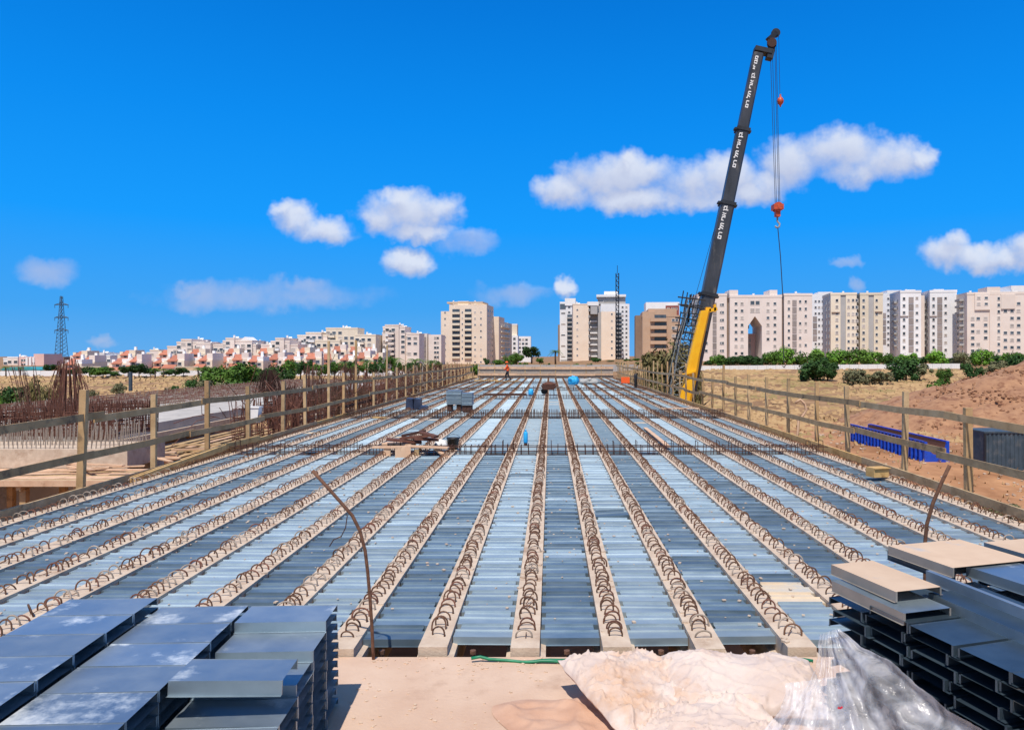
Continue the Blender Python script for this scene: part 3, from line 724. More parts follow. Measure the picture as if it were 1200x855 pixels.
# ------------------------------------------------------------------ things lying on the deck
def planks_obj(name, label, cat, specs, mats, org):
    root = thing(name, label, cat, org)
    for i, (c, size, rz, ry) in enumerate(specs):
        mb = MB(); mb.obox((0, 0, 0), size, Matrix.Rotation(rz, 3, 'Z') @ Matrix.Rotation(ry, 3, 'Y')); o = mb.build('board', M[mats[i % len(mats)]], root, org=(0, 0, 0)); o.location = c
    return root
def clutter():
    o = Vector((X(487, 17.6), 17.5, .02))
    planks_obj('board_pile', 'untidy pile of rust-brown boards and pale offcuts on the deck', 'board pile',
        [((-.35, -.15, .16), (1.25, .22, .035), .05, 0), ((.35, -.2, .17), (1.0, .2, .035), -.1, .03), ((-.2, -.42, .06), (.36, .05, .30), .15, 0), ((-.62, -.2, .06), (.16, .1, .26), .1, 0),
         ((-.3, .2, .27), (.85, .3, .05), .2, .12), ((.0, .25, .36), (.8, .25, .05), -.15, -.1), ((.2, .3, .30), (.6, .3, .06), .5, .1), ((-.1, .4, .43), (.6, .14, .05), .1, -.2), ((.3, .2, .42), (.45, .2, .05), -.4, .2),
         ((.72, -.35, .03), (.62, .1, .04), -.9, .25), ((.1, -.25, .02), (.1, .1, .2), 0, 0), ((-.45, .3, .18), (.8, .3, .05), -.3, 0)],
        ['wood_pale', 'wood_pale', 'wood_pale', 'wood_pale', 'rust_red', 'rust_red', 'rust_red', 'rust_dark', 'rust_red', 'wood_pale', 'wood', 'wood_pale'], o)
    b = blob('white_bag', (X(517, 18.2), 18.2, .12), (.17, .15, .15), M['white'], 8, .14, .03, n=28); tag(b, 'small white bag beside the rust-brown board pile', 'bag')
    mb = MB(); c = Vector((X(531, 18.3), 18.3, .0)); n = 14
    prof = [(.0, .02), (.12, .02), (.155, .27), (.17, .27), (.17, .295), (.15, .295), (.115, .05), (.0, .05)]
    for j, (r_, z_) in enumerate(prof):
        for i in range(n): a = 2 * math.pi * i / n; mb.v.append((c.x + r_ * math.cos(a), c.y + r_ * math.sin(a), z_))
    for j in range(len(prof) - 1):
        for i in range(n): mb.f.append((j * n + i, j * n + (i + 1) % n, (j + 1) * n + (i + 1) % n, (j + 1) * n + i)); mb.m.append(0)
    bk = thing('bucket', 'black plastic bucket next to the small white bag', 'bucket', c); mb.build('pail', M['black'], bk, smooth=True)
    mb = MB(); mb.tube([c + Vector((.165 * math.cos(t), .05, .28 + .1 * math.sin(t))) for t in [math.pi * k / 8 for k in range(9)]], .005, 4); mb.build('handle', M['darksteel'], bk)
    # bundles of sheets on blocks
    for (u0, u1, v0, v1, D, lab) in ((523, 540.5, 457.5, 474, 31.0, 'taller left bundle of grey zinc sheets set on blocks'), (540.8, 553, 460.5, 475, 30.6, 'lower right bundle of grey zinc sheets set on blocks')):
        x0, x1 = X(u0, D), X(u1, D); z1, z0 = Z(v0, D), Z(v1, D); root = thing('sheet_bundle', lab, 'sheet bundle', ((x0 + x1) / 2, D, 0), 0, 'zinc sheet bundles mid deck')
        n = 7; hh = (z1 - z0) / n
        for l in range(n):
            mb = MB(); e = rnd.uniform(-.012, .012); mb.box(x0 + e, x1 + e, D, D + .7, z0 + l * hh + .012, z0 + (l + 1) * hh - .004); mb.box(x0 + e - .006, x1 + e + .006, D - .006, D + .05, z0 + (l + 1) * hh - .012, z0 + (l + 1) * hh - .002)
            mb.build('zinc_sheet', M['zinc_light' if l % 2 else 'zinc_side'], root)
        for xx in (x0 + .12, x1 - .12):
            mb = MB(); mb.box(xx - .09, xx + .09, D + .05, D + .62, .0, z0 + .012); mb.build('block', M['rust_dark'], root)
    root = thing('wrapped_bundle', 'dark navy wrapped bundle standing near the left rail', 'bundle', (X(484, 32), 32, 0))
    for (u0, u1, v0, v1, dd) in ((475, 484, 467, 481, 0), (484.3, 493, 467.5, 479, .15), (491, 500, 476, 482.5, -.4)):
        mb = MB(); D = 32 + dd; x0, x1 = X(u0, D), X(u1, D); mb.prism([(x0, 0), (x1, 0), (x1 - .03, Z(v0, D)), (x0 + .04, Z(v0, D) + .02)], 'y', D, D + .5); mb.build('wrapped_block', M['navy'], root)
    # blue plastic pieces
    D = 19.2; root = thing('blue_canister', 'small bright blue plastic canister standing on the centre strip', 'canister', (X(616, D), D, -.03))
    mb = MB(); c = Vector((X(616, D), D, 0)); mb.tube([c + Vector((0, 0, z_)) for z_ in (.06, .09, .30, .34, .36)], [.05, .06, .06, .05, .03], 10); mb.tube([c + Vector((0, 0, .36)), c + Vector((0, 0, .41))], .022, 8); mb.build('body', M['cyan'], root, smooth=True)
    mb = MB(); mb.tube([c + Vector((0, 0, -.03)), c + Vector((0, 0, .055))], .045, 8); mb.build('foot', M['rust_dark'], root)
    tag(blob('blue_tarp', (X(672, 58), 58, .35), (.42, .35, .40), M['cyan'], 21, .30, .07, n=40), 'bright blue tarp heap on the deck in front of the far barrier', 'tarp')
    tag(blob('pale_tarp', (X(690, 60), 60, .22), (.8, .5, .28), M['tarpgrey'], 22, .32, .07, n=40), 'pale greenish tarp heap right of the bright blue tarp', 'tarp')
    tag(blob('blue_sack', (X(622, 43), 43, .18), (.16, .2, .24), M['cyan'], 23, .12, .04, n=24), 'small blue sack at the end of the long dark bars', 'sack')
    D = 44; root = thing('wheelbarrow', 'brown wheelbarrow tray full of rubble at mid deck', 'wheelbarrow', (X(643, D), D, 0))
    mb = MB(); x0 = X(634, D); mb.prism([(x0 + .12, .32), (x0 + .78, .32), (x0 + .98, .58), (x0 - .02, .58)], 'y', D - .3, D + .3); mb.build('tray', M['rust_dark'], root)
    mb = MB(); mb.tube([(x0 + .2, D, .02 + .2), (x0 + .2, D + .06, .22)], .2, 12); mb.build('wheel', M['rubber'], root)
    for s_ in (-.22, .22):
        mb = MB(); mb.tube([(x0 + .1, D + s_, .25), (x0 + 1.3, D + s_ * 1.3, .5)], .02, 5); mb.tube([(x0 + .75, D + s_, .4), (x0 + .8, D + s_, .0)], .018, 5); mb.build('handle_leg', M['darksteel'], root)
    bl = blob('rubble', (x0 + .48, D, .62), (.42, .28, .14), M['rust_red'], 25, .2, .05, n=20); tag(bl, 'rust coloured rubble heaped in the brown wheelbarrow', 'rubble')
    D = 42; root = thing('bar_bundle', 'long dark steel bars lying crosswise at mid deck', 'steel bars', (X(594, D), D, .05))
    for k in range(5):
        mb = MB(); mb.tube([(X(566 + 2 * k, D), D + .07 * k, .09 + .05 * (k % 2)), (X(618 - k, D), D + .07 * k, .1 + .05 * (k % 2))], .035, 6); mb.build('bar', M['rust_dark'], root)
    D = 14.0; mb = MB(); mb.obox((X(1028, D), D, .12), (.33, .24, .17), Matrix.Rotation(.25, 3, 'Z')); mb.obox((X(1029, D), D - .02, .21), (.35, .26, .012), Matrix.Rotation(.25, 3, 'Z'))
    tag(mb.build('wood_block', M['wood_new'], org=(X(1028, D), D, .03)), 'square wooden block lying by the right toe board', 'wood block')
    D = 31.5; mb = MB(); mb.bar((X(775, D), D, .06), (X(820, D), D + .2, .08), .14, .045); tag(mb.build('white_plank', M['wood_pale'], org=(X(797, D), D, .04)), 'pale plank lying crosswise at the right deck edge', 'plank')
    mb = MB(); mb.bar((X(756, 23.5), 23.5, .03), (X(784, 18.4), 18.4, .05), .12, .03); tag(mb.build('long_plank', M['wood_pale'], org=(X(770, 21), 21, .02)), 'long pale plank lying lengthwise right of the deck centre', 'plank')
    mb = MB(); mb.obox((X(445, 27), 27, .06), (.55, .22, .05), Matrix.Rotation(-.6, 3, 'Z')); tag(mb.build('short_plank', M['wood_new'], org=(X(445, 27), 27, .03)), 'short new plank near the left rail before the navy bundle', 'plank')
    D = 60; root = thing('orange_barrier', 'orange plastic barrier leaning on the right rail near the far end', 'barrier', (X(733, D), D, 0))
    mb = MB(); x0 = X(733, D); mb.box(x0 - .35, x0 + .35, D, D + .12, .1, .6); mb.build('panel', M['orange'], root)
    for s_ in (-.3, .3): mb = MB(); mb.box(x0 + s_ - .04, x0 + s_ + .04, D - .15, D + .25, -.03, .1); mb.build('foot', M['black'], root)
    D = 54; root = thing('gas_cylinder', 'dark gas cylinder standing at the right rail near the far end', 'gas cylinder', (X(745, D), D, 0)); c = Vector((X(745, D), D, 0))
    mb = MB(); mb.tube([c + Vector((0, 0, z_)) for z_ in (0, .9, 1.0, 1.05)], [.12, .12, .08, .04], 10); mb.build('body', M['black'], root, smooth=True)
    mb = MB(); mb.tube([c + Vector((0, 0, 1.05)), c + Vector((0, 0, 1.17))], .03, 8); mb.build('valve', M['rust'], root)
    # edge timbers of the left side
    for (ua, va, ub, vb, lab) in ((155, 563, 262, 524, 'thick new timber lying on the left toe board, nearest the camera'), (262, 523, 302, 513, 'thick new timber on the left toe board, second from the camera'),
                                  (383, 497, 423, 484, 'weathered thick timber on the left toe board before the rebar cages')):
        D1 = 7.85 * F / (U0 - ua); D2 = 7.85 * F / (U0 - ub); mb = MB(); mb.bar((-7.85, D1, Z(va, D1)), (-7.85, D2, Z(vb, D2)), .12, .13)
        tag(mb.build('edge_timber', M['wood_new' if 'new' in lab else 'wood'], org=(-7.85, (D1 + D2) / 2, .1)), lab, 'timber', 'thick edge timbers')
    D = 40
    for kk, (u, v, lab) in enumerate(((560, 449, 'low brown board lying left of the blue tarp'), (585, 448, 'low brown board lying at the feet of the worker'))):
        D = 66 - 3 * kk; mb = MB(); mb.obox((X(u + 10, D), D, .12), (2.2, .3, .1), Matrix.Rotation(.1, 3, 'Z')); tag(mb.build('low_board', M['wood_new'], org=(X(u + 10, D), D, .05)), lab, 'board')
clutter()

# ------------------------------------------------------------------ worker
def worker():
    D = 68.0; bx = X(595, D); bz = 0.02
    root = thing('person', 'worker in orange shirt, dark trousers and orange helmet walking left across the far deck', 'person', (bx, D, bz))
    def skin(name, verts, edges, radii, mats, rootv, zsplit=None):
        me = bpy.data.meshes.new(name); me.from_pydata(verts, edges, [])
        o = link(name, me, root); sk = o.modifiers.new('skin', 'SKIN'); sk.use_smooth_shade = True
        for i, r_ in enumerate(radii): me.skin_vertices[0].data[i].radius = r_; me.skin_vertices[0].data[i].use_root = (i == rootv)
        o.modifiers.new('sub', 'SUBSURF').levels = 1
        for m_ in mats: me.materials.append(m_)
        return o
    # pelvis, chest, neck, head, arms, legs (walking towards -x)
    V = [(0, 0, .95), (-.03, 0, 1.2), (-.05, 0, 1.42), (-.07, 0, 1.53), (-.09, 0, 1.66),
         (-.05, .2, 1.4), (.12, .24, 1.16), (.05, .22, .93), (-.05, -.2, 1.4), (-.18, -.24, 1.16), (-.34, -.2, 1.02),
         (0, .1, .9), (-.2, .11, .5), (-.12, .11, .08), (-.28, .11, .03), (0, -.1, .9), (.06, -.11, .5), (.32, -.11, .12), (.24, -.11, .03)]
    E = [(0, 1), (1, 2), (2, 3), (3, 4), (2, 5), (5, 6), (6, 7), (2, 8), (8, 9), (9, 10), (0, 11), (11, 12), (12, 13), (13, 14), (0, 15), (15, 16), (16, 17), (17, 18)]
    rr = [(.16, .13), (.17, .14), (.17, .12), (.07, .07), (.105, .11), (.075, .075), (.06, .06), (.045, .045), (.075, .075), (.06, .06), (.045, .045),
          (.11, .11), (.085, .085), (.06, .06), (.05, .04), (.11, .11), (.085, .085), (.06, .06), (.05, .04)]
    body = skin('body', V, E, rr, [M['skin']], 0)
    m = M['body_mat'] = bpy.data.materials.new('work_clothes'); m.use_nodes = True; nt = m.node_tree; b = nt.nodes['Principled BSDF']; b.inputs['Roughness'].default_value = .8
    tc = nt.nodes.new('ShaderNodeTexCoord'); sp = nt.nodes.new('ShaderNodeSeparateXYZ'); nt.links.new(tc.outputs['Object'], sp.inputs[0])
    cr = nt.nodes.new('ShaderNodeValToRGB'); cr.color_ramp.interpolation = 'CONSTANT'; e = cr.color_ramp.elements
    e[0].position = 0; e[0].color = (*S('#20212a'), 1); e[1].position = .93 / 2; e[1].color = (*S('#f25a1e'), 1); n3 = e.new(1.49 / 2); n3.color = (*S('#9a6a4c'), 1)
    dv = nt.nodes.new('ShaderNodeMath'); dv.operation = 'DIVIDE'; dv.inputs[1].default_value = 2; nt.links.new(sp.outputs['Z'], dv.inputs[0]); nt.links.new(dv.outputs[0], cr.inputs[0]); nt.links.new(cr.outputs[0], b.inputs['Base Color'])
    body.data.materials[0] = m
    mb = MB(); n = 14
    for j in range(7):
        th = math.pi / 2 * j / 6
        for i in range(n): a = 2 * math.pi * i / n; mb.v.append((-.09 + .135 * math.cos(th) * math.cos(a), .125 * math.cos(th) * math.sin(a), 1.70 + .13 * math.sin(th)))
    for j in range(6):
        for i in range(n): mb.f.append((j * n + i, j * n + (i + 1) % n, (j + 1) * n + (i + 1) % n, (j + 1) * n + i)); mb.m.append(0)
    mb.tube([(-.10, 0, 1.695), (-.10, 0, 1.71)], .165, 14); mb.build('helmet', M['orange'], root, org=(0, 0, 0), smooth=True)
worker()

# ------------------------------------------------------------------ neighbouring bridge under construction on the left
def cage(label, x0, x1, y0, y1, z0, z1, nv, nh, mat='rust_red', lean=.08, hvar=.25, r=.014, group='rebar cages left of the deck', wave=0):
    rr = random.Random(hash(label) % 9973 if False else len(label) * 31 + int(nv)); root = thing('rebar_cage', label, 'rebar cage', ((x0 + x1) / 2, (y0 + y1) / 2, z0), 0, group)
    mb = MB()
    for _ in range(nv):
        x = rr.uniform(x0, x1); y = rr.choice((y0, y1, rr.uniform(y0, y1))); h = z1 * (1 - hvar * rr.random()) + z0 * 0
        dx, dy = rr.gauss(0, lean), rr.gauss(0, lean)
        pts = [(x, y, z0), (x + dx * .3 + wave * rr.uniform(-1, 1), y + dy * .3, z0 + (h - z0) * .5), (x + dx, y + dy, h)]
        mb.tube(pts, r, 4)
    tag(mb.build('upright_bars', M[mat], root), kind='stuff')
    mb = MB()
    for _ in range(nh):
        z = rr.uniform(z0 + .1, z0 + (z1 - z0) * .8)
        if rr.random() < .5: y = rr.choice((y0, y1)); mb.tube([(x0, y, z + rr.uniform(-.06, .06)), (x1, y, z + rr.uniform(-.06, .06))], r, 4)
        else: x = rr.choice((x0, x1)); mb.tube([(x, y0, z + rr.uniform(-.06, .06)), (x, y1, z + rr.uniform(-.06, .06))], r, 4)
    tag(mb.build('cross_bars', M[mat], root), kind='stuff')
    return root
def bundle(label, c, rb, rt, h, n, mat='rust_red', lean=(0, 0)):
    rr = random.Random(len(label) * 17 + n); root = thing('rebar_bundle', label, 'rebar bundle', c, 0, 'upright rebar bundles left of the deck')
    mb = MB(); c = Vector(c)
    for _ in range(n):
        a = rr.uniform(0, 6.28); q = math.sqrt(rr.random()); hh = h * rr.uniform(.75, 1)
        b = Vector((math.cos(a) * q * rb, math.sin(a) * q * rb * .6, 0)); t = Vector((math.cos(a) * q * rt + lean[0], math.sin(a) * q * rt * .6 + lean[1], hh)); m_ = (b + t) / 2 + Vector((math.cos(a) * q * (rb * .25), 0, 0)) * rr.uniform(-.5, 1.5)
        mb.tube([c + b, c + m_, c + t], .011, 4)
    tag(mb.build('bars', M[mat], root), kind='stuff')
def left_site():
    # deck slab of the second bridge
    root = thing('second_bridge', 'grey concrete slab of a second bridge under construction beyond the left rail', 'bridge', (-21, 45, -1))
    mb = MB(); mb.box(-27, -15.9, 26.5, 74, -.92, -.34); mb.build('slab', M['greyconc'], root)
    mb = MB(); mb.box(-15.897, -15.72, 26.4, 74, -1.02, -.72); mb.build('edge_lip', M['concrete'], root)
    for yy in (28.5, 33, 38, 45, 52, 60):
        for xx in (-17, -23): mb = MB(); mb.tube([(xx, yy, -5.3), (xx, yy, -.93)], .4, 14); mb.build('column', M['greyconc'], root, smooth=True)
    mb = MB(); mb.box(-26, -16.8, 26.8, 73.5, -1.5, -.93); mb.build('soffit_formwork', M['wood_grey'], root)
    r2 = thing('rebar_mat', 'low carpet of rusty rebar standing on the second bridge slab', 'rebar mat', (-21, 45, -.34))
    rr = random.Random(3); mb = MB()
    for _ in range(2600):
        x, y = rr.uniform(-26.8, -19.2), rr.uniform(27.5, 72); h = rr.uniform(.25, .5); mb.tube([(x, y, -.34), (x + rr.gauss(0, .05), y, -.34 + h)], .014, 3, cap=False)
    tag(mb.build('upright_bars', M['rust_pale'], r2), kind='stuff'); mb = MB()
    for k in range(46): y = 27.5 + k; mb.tube([(-26.5, y, -.02 + rr.uniform(-.05, .05)), (-19.2, y, -.02 + rr.uniform(-.05, .05))], .016, 3)
    for k in range(22): x = -26.5 + k * .34; mb.tube([(x, 27.5, .0 + rr.uniform(-.04, .04)), (x, 72, rr.uniform(-.04, .04))], .016, 3)
    tag(mb.build('mat_bars', M['rust_red'], r2), kind='stuff')
    # pier cap with starter bars
    root = thing('pier_cap', 'pale concrete pier cap with starter bars behind the nearest left rail', 'pier cap', (-15, 21.3, -5))
    mb = MB(); mb.box(-20, -11.9, 20.4, 22.4, -.8, -.27); mb.build('cap', M['concrete'], root)
    for xx in (-18, -13.2): mb = MB(); mb.box(xx - .45, xx + .45, 20.9, 21.9, -5.3, -.8); mb.build('column', M['greyconc'], root)
    mb = MB(); mb.box(-21, -12.2, 22.42, 22.9, -5.3, -.5); mb.build('added_shade_wall', M['greyconc'], root)  # added wall, hides sunlit ground so the space under the platform stays dark
    mb = MB(); rr = random.Random(4)
    for row in (20.55, 21.4, 22.2):
        x = -19.9
        while x < -12.0: mb.tube([(x, row, -.3), (x + rr.gauss(0, .03), row + rr.gauss(0, .03), .34 + rr.uniform(-.1, .1))], .017, 4); x += .13
    tag(mb.build('starter_bars', M['rust_pale'], root), kind='stuff')
    # timber platform
    root = thing('timber_platform', 'timber work platform in front of the pale pier cap', 'platform', (-14, 19.4, -5))
    for k in range(9):
        mb = MB(); y = 18.5 + k * .21; mb.box(-20 + rnd.uniform(-.3, .3), -10.2 + rnd.uniform(-.5, .3), y, y + .19, -.86, -.815 + rnd.uniform(0, .012)); mb.build('plank', M['wood_pale' if k % 3 else 'wood'], root)
    for k in range(7):
        mb = MB(); x = -19.4 + k * 1.45; mb.box(x, x + .12, 18.45, 20.35, -1.06, -.865); mb.build('joist', M['wood'], root)
        for y in (18.6, 20.1): mb = MB(); mb.box(x - .02, x + .14, y, y + .15, -5.3, -1.063); mb.build('prop', M['wood_grey'], root)
    mb = MB(); mb.box(-20.2, -10.4, 18.38, 18.445, -.95, -.80); mb.build('fascia_board', M['wood_pale'], root)
    for k in range(12):
        a, b_ = rnd.uniform(-12.5, -10.0), rnd.uniform(-13.5, -10.5); yy = rnd.uniform(19, 22)
        o = MB(); o.bar((a, yy, -.76 + .012 * k), (b_ - 1.2, yy + rnd.uniform(-.8, 1.6), -.75 + .012 * k), .12, .03)
        tag(o.build('loose_plank', M['wood_pale'], org=(a, yy, -.76)), 'loose pale plank on the timber platform end, %s from the bottom of the heap' % ORD[k], 'plank', 'loose planks on the timber platform')
    # cages and bundles
    cage('dense red rebar cage above the pale pier cap at the far left', -17.6, -13.8, 23.0, 25.5, -.3, .9, 300, 60)
    cage('low rebar cage at the left picture edge beside the pier cap', -20.5, -17.7, 22.8, 25, -.3, .35, 120, 40)
    bundle('tall fan of rebar gathered to a point at the far left', (X(80, 25), 25, .5), .72, .36, 1.8, 80)
    bundle('thin leaning bars left of the tall rebar fan', (X(38, 24), 24, .2), .35, .5, 2.0, 16, lean=(-.35, 0))
    bundle('dark rebar cone standing behind the second bridge slab', (X(315, 42), 42, .1), .95, .45, 1.5, 130, 'rust_dark')
    bundle('narrow upright rebar bundle right of the dark rebar cone', (X(366, 40), 40, .1), .55, .5, 1.75, 50)
    bundle('rebar bundle near the tall timber pole on the left', (X(408, 44), 44, .1), .6, .6, 1.7, 60)
    cage('rebar cage outside the left rail, nearest of the row', -11.6, -9.2, 26.5, 31.0, -1.2, .85, 150, 36, lean=.15)
    cage('rebar cage outside the left rail, second of the row', -11.8, -9.1, 32.0, 38.0, -1.0, 1.0, 170, 40, 'rust', lean=.18, hvar=.6)
    cage('rebar cage outside the left rail, third of the row', -12.4, -9.0, 39.0, 48.0, -1.0, 1.35, 220, 46, lean=.2, hvar=.7)
    cage('rebar cage outside the left rail, fourth of the row', -12.4, -8.9, 49.0, 60.0, -1.0, 1.5, 260, 46, 'rust', lean=.28, hvar=.7)
    cage('rebar cage outside the left rail, farthest of the row', -12.4, -8.7, 61.0, 75.0, -1.0, 1.65, 300, 46, lean=.35, hvar=.7)
    cage('rebar cage beyond the white tub on the left site', -14.2, -12.6, 36, 44, -.6, .8, 300, 40, 'rust_dark')
    # earth walls of the neighbouring abutments
    mb = MB(); mb.box(-14, -8.7, 39, 75, -5.3, -1.02); tag(mb.build('wing_block', M['concrete'], org=(-11, 50, -5.3)), 'pale concrete wing block under the row of rebar cages', 'concrete block')
    # tangles of loose bent bars lying over the cages
    for q, (ya, yb, n_, lab) in enumerate([(25, 33, 70, 'tangle of loose bent rebar outside the left rail, nearest one'), (34, 46, 90, 'tangle of loose bent rebar outside the left rail, second one'), (47, 60, 100, 'tangle of loose bent rebar outside the left rail, third one'), (61, 75, 110, 'tangle of loose bent rebar outside the left rail, farthest one')]):
        rr = random.Random(60 + q); root = thing('rebar_tangle', lab, 'rebar tangle', (-10, (ya + yb) / 2, -1), 0, 'rebar tangles left of the deck'); mb = MB()
        for _ in range(n_):
            x, y, z = rr.uniform(-12.2, -8.5), rr.uniform(ya, yb), rr.uniform(-.5, .75); a = rr.uniform(0, 6.28); l = rr.uniform(.8, 2.6); e = rr.uniform(-.5, .9)
            d = Vector((math.cos(a) * .55, math.sin(a), e)); m1 = Vector((x, y, z)) + d * l * .5 + Vector((rr.gauss(0, .15), rr.gauss(0, .15), rr.gauss(0, .2)))
            mb.tube([(x, y, z), m1, Vector((x, y, z)) + d * l + Vector((0, 0, rr.uniform(-.3, .3)))], .013, 4)
        tag(mb.build('bent_bars', M[('rust_red', 'rust', 'rust_pale', 'rust')[q]], root), kind='stuff')
    # timber falsework under the edge of the second slab
    root = thing('timber_falsework', 'timber falsework standing under the edge of the second bridge slab', 'falsework', (-14, 31, -5.3))
    for j in range(6):
        y = 25.2 + j * 2.2
        for i in range(4):
            x = -15.6 + i * 1.1; mb = MB(); mb.box(x, x + .13, y, y + .13, -5.3, -1.52 - .1 * (i % 2)); mb.build('prop', M['wood_grey' if (i + j) % 2 else 'wood'], root)
        mb = MB(); mb.box(-16.2 + rnd.uniform(-.3, .3), -11.9, y - .02, y + .15, -1.515, -1.33); mb.build('bearer', M['wood'], root)
    for i in range(9):
        x = -16.0 + i * .48; mb = MB(); mb.box(x, x + rnd.uniform(.2, .42), 24.6 + rnd.uniform(0, 1.2), 37.0 + rnd.uniform(-1.5, .5), -1.327, -1.29 + .012 * (i % 2)); mb.build('deck_plank', M[('wood_pale', 'wood', 'wood_grey')[i % 3]], root)
    for j in range(5):
        y = 25.3 + j * 2.2; mb = MB(); mb.bar((-15.5, y - .04, -4.6), (-12.4, y - .04, -2.0), .03, .12); mb.build('brace', M['wood_pale'], root)
    for j in range(4):
        mb = MB(); mb.box(-12.0, -11.9, 25 + 2.4 * j, 27.2 + 2.4 * j, -2.6, -1.6); mb.build('shutter_panel', M[('rust_red', 'wood_grey', 'wood_pale', 'wood')[j]], root)
    # lumber heaps and formwork lower down
    for i, (x, y, z, L_, n, lab) in enumerate([(-14.2, 24.6, -1.4, 3.6, 9, 'heap of boards below the second bridge slab, left of the first column'), (-13.2, 27.5, -1.5, 3.0, 9, 'heap of boards below the second bridge slab, nearest the rebar cages'),
                                               (-16.5, 29.0, -1.9, 4.2, 8, 'heap of boards deep under the second bridge slab'), (-12.3, 23.0, -2.2, 2.6, 8, 'low heap of boards beside the timber platform')]):
        root = thing('lumber_heap', lab, 'lumber heap', (x, y, z - .5), 0, 'lumber heaps on the left site'); zz = z
        mb = MB(); mb.box(x - L_ / 2, x + L_ / 2, y - .3, y + .9, -5.3, z - .02); mb.build('trestle', M['wood_grey'], root)
        for k in range(n):
            mb = MB(); mb.obox((x + rnd.uniform(-.3, .3), y + rnd.uniform(-.2, .6), zz + .03), (L_ * rnd.uniform(.7, 1), rnd.uniform(.12, .25), .05), Matrix.Rotation(rnd.gauss(0, .18), 3, 'Z')); zz += .055
            mb.build('board', M[rnd.choice(('wood_pale', 'wood', 'rust_red', 'wood_grey'))], root)
    D = 20.0; root = thing('white_tub', 'white plastic tub hanging by the left rail before the rebar cages', 'tub', (X(297, D), D, .2)); mb = MB()
    x0, x1 = X(291, D), X(303, D); mb.prism([(x0 + .04, Z(495, D)), (x1 - .04, Z(495, D)), (x1, Z(478, D)), (x0, Z(478, D))], 'y', D, D + .25); mb.build('body', M['white'], root)
    mb = MB(); mb.box(x0 - .02, x1 + .02, D - .02, D + .27, Z(478, D), Z(476.5, D)); mb.build('rim', M['white'], root)
left_site()

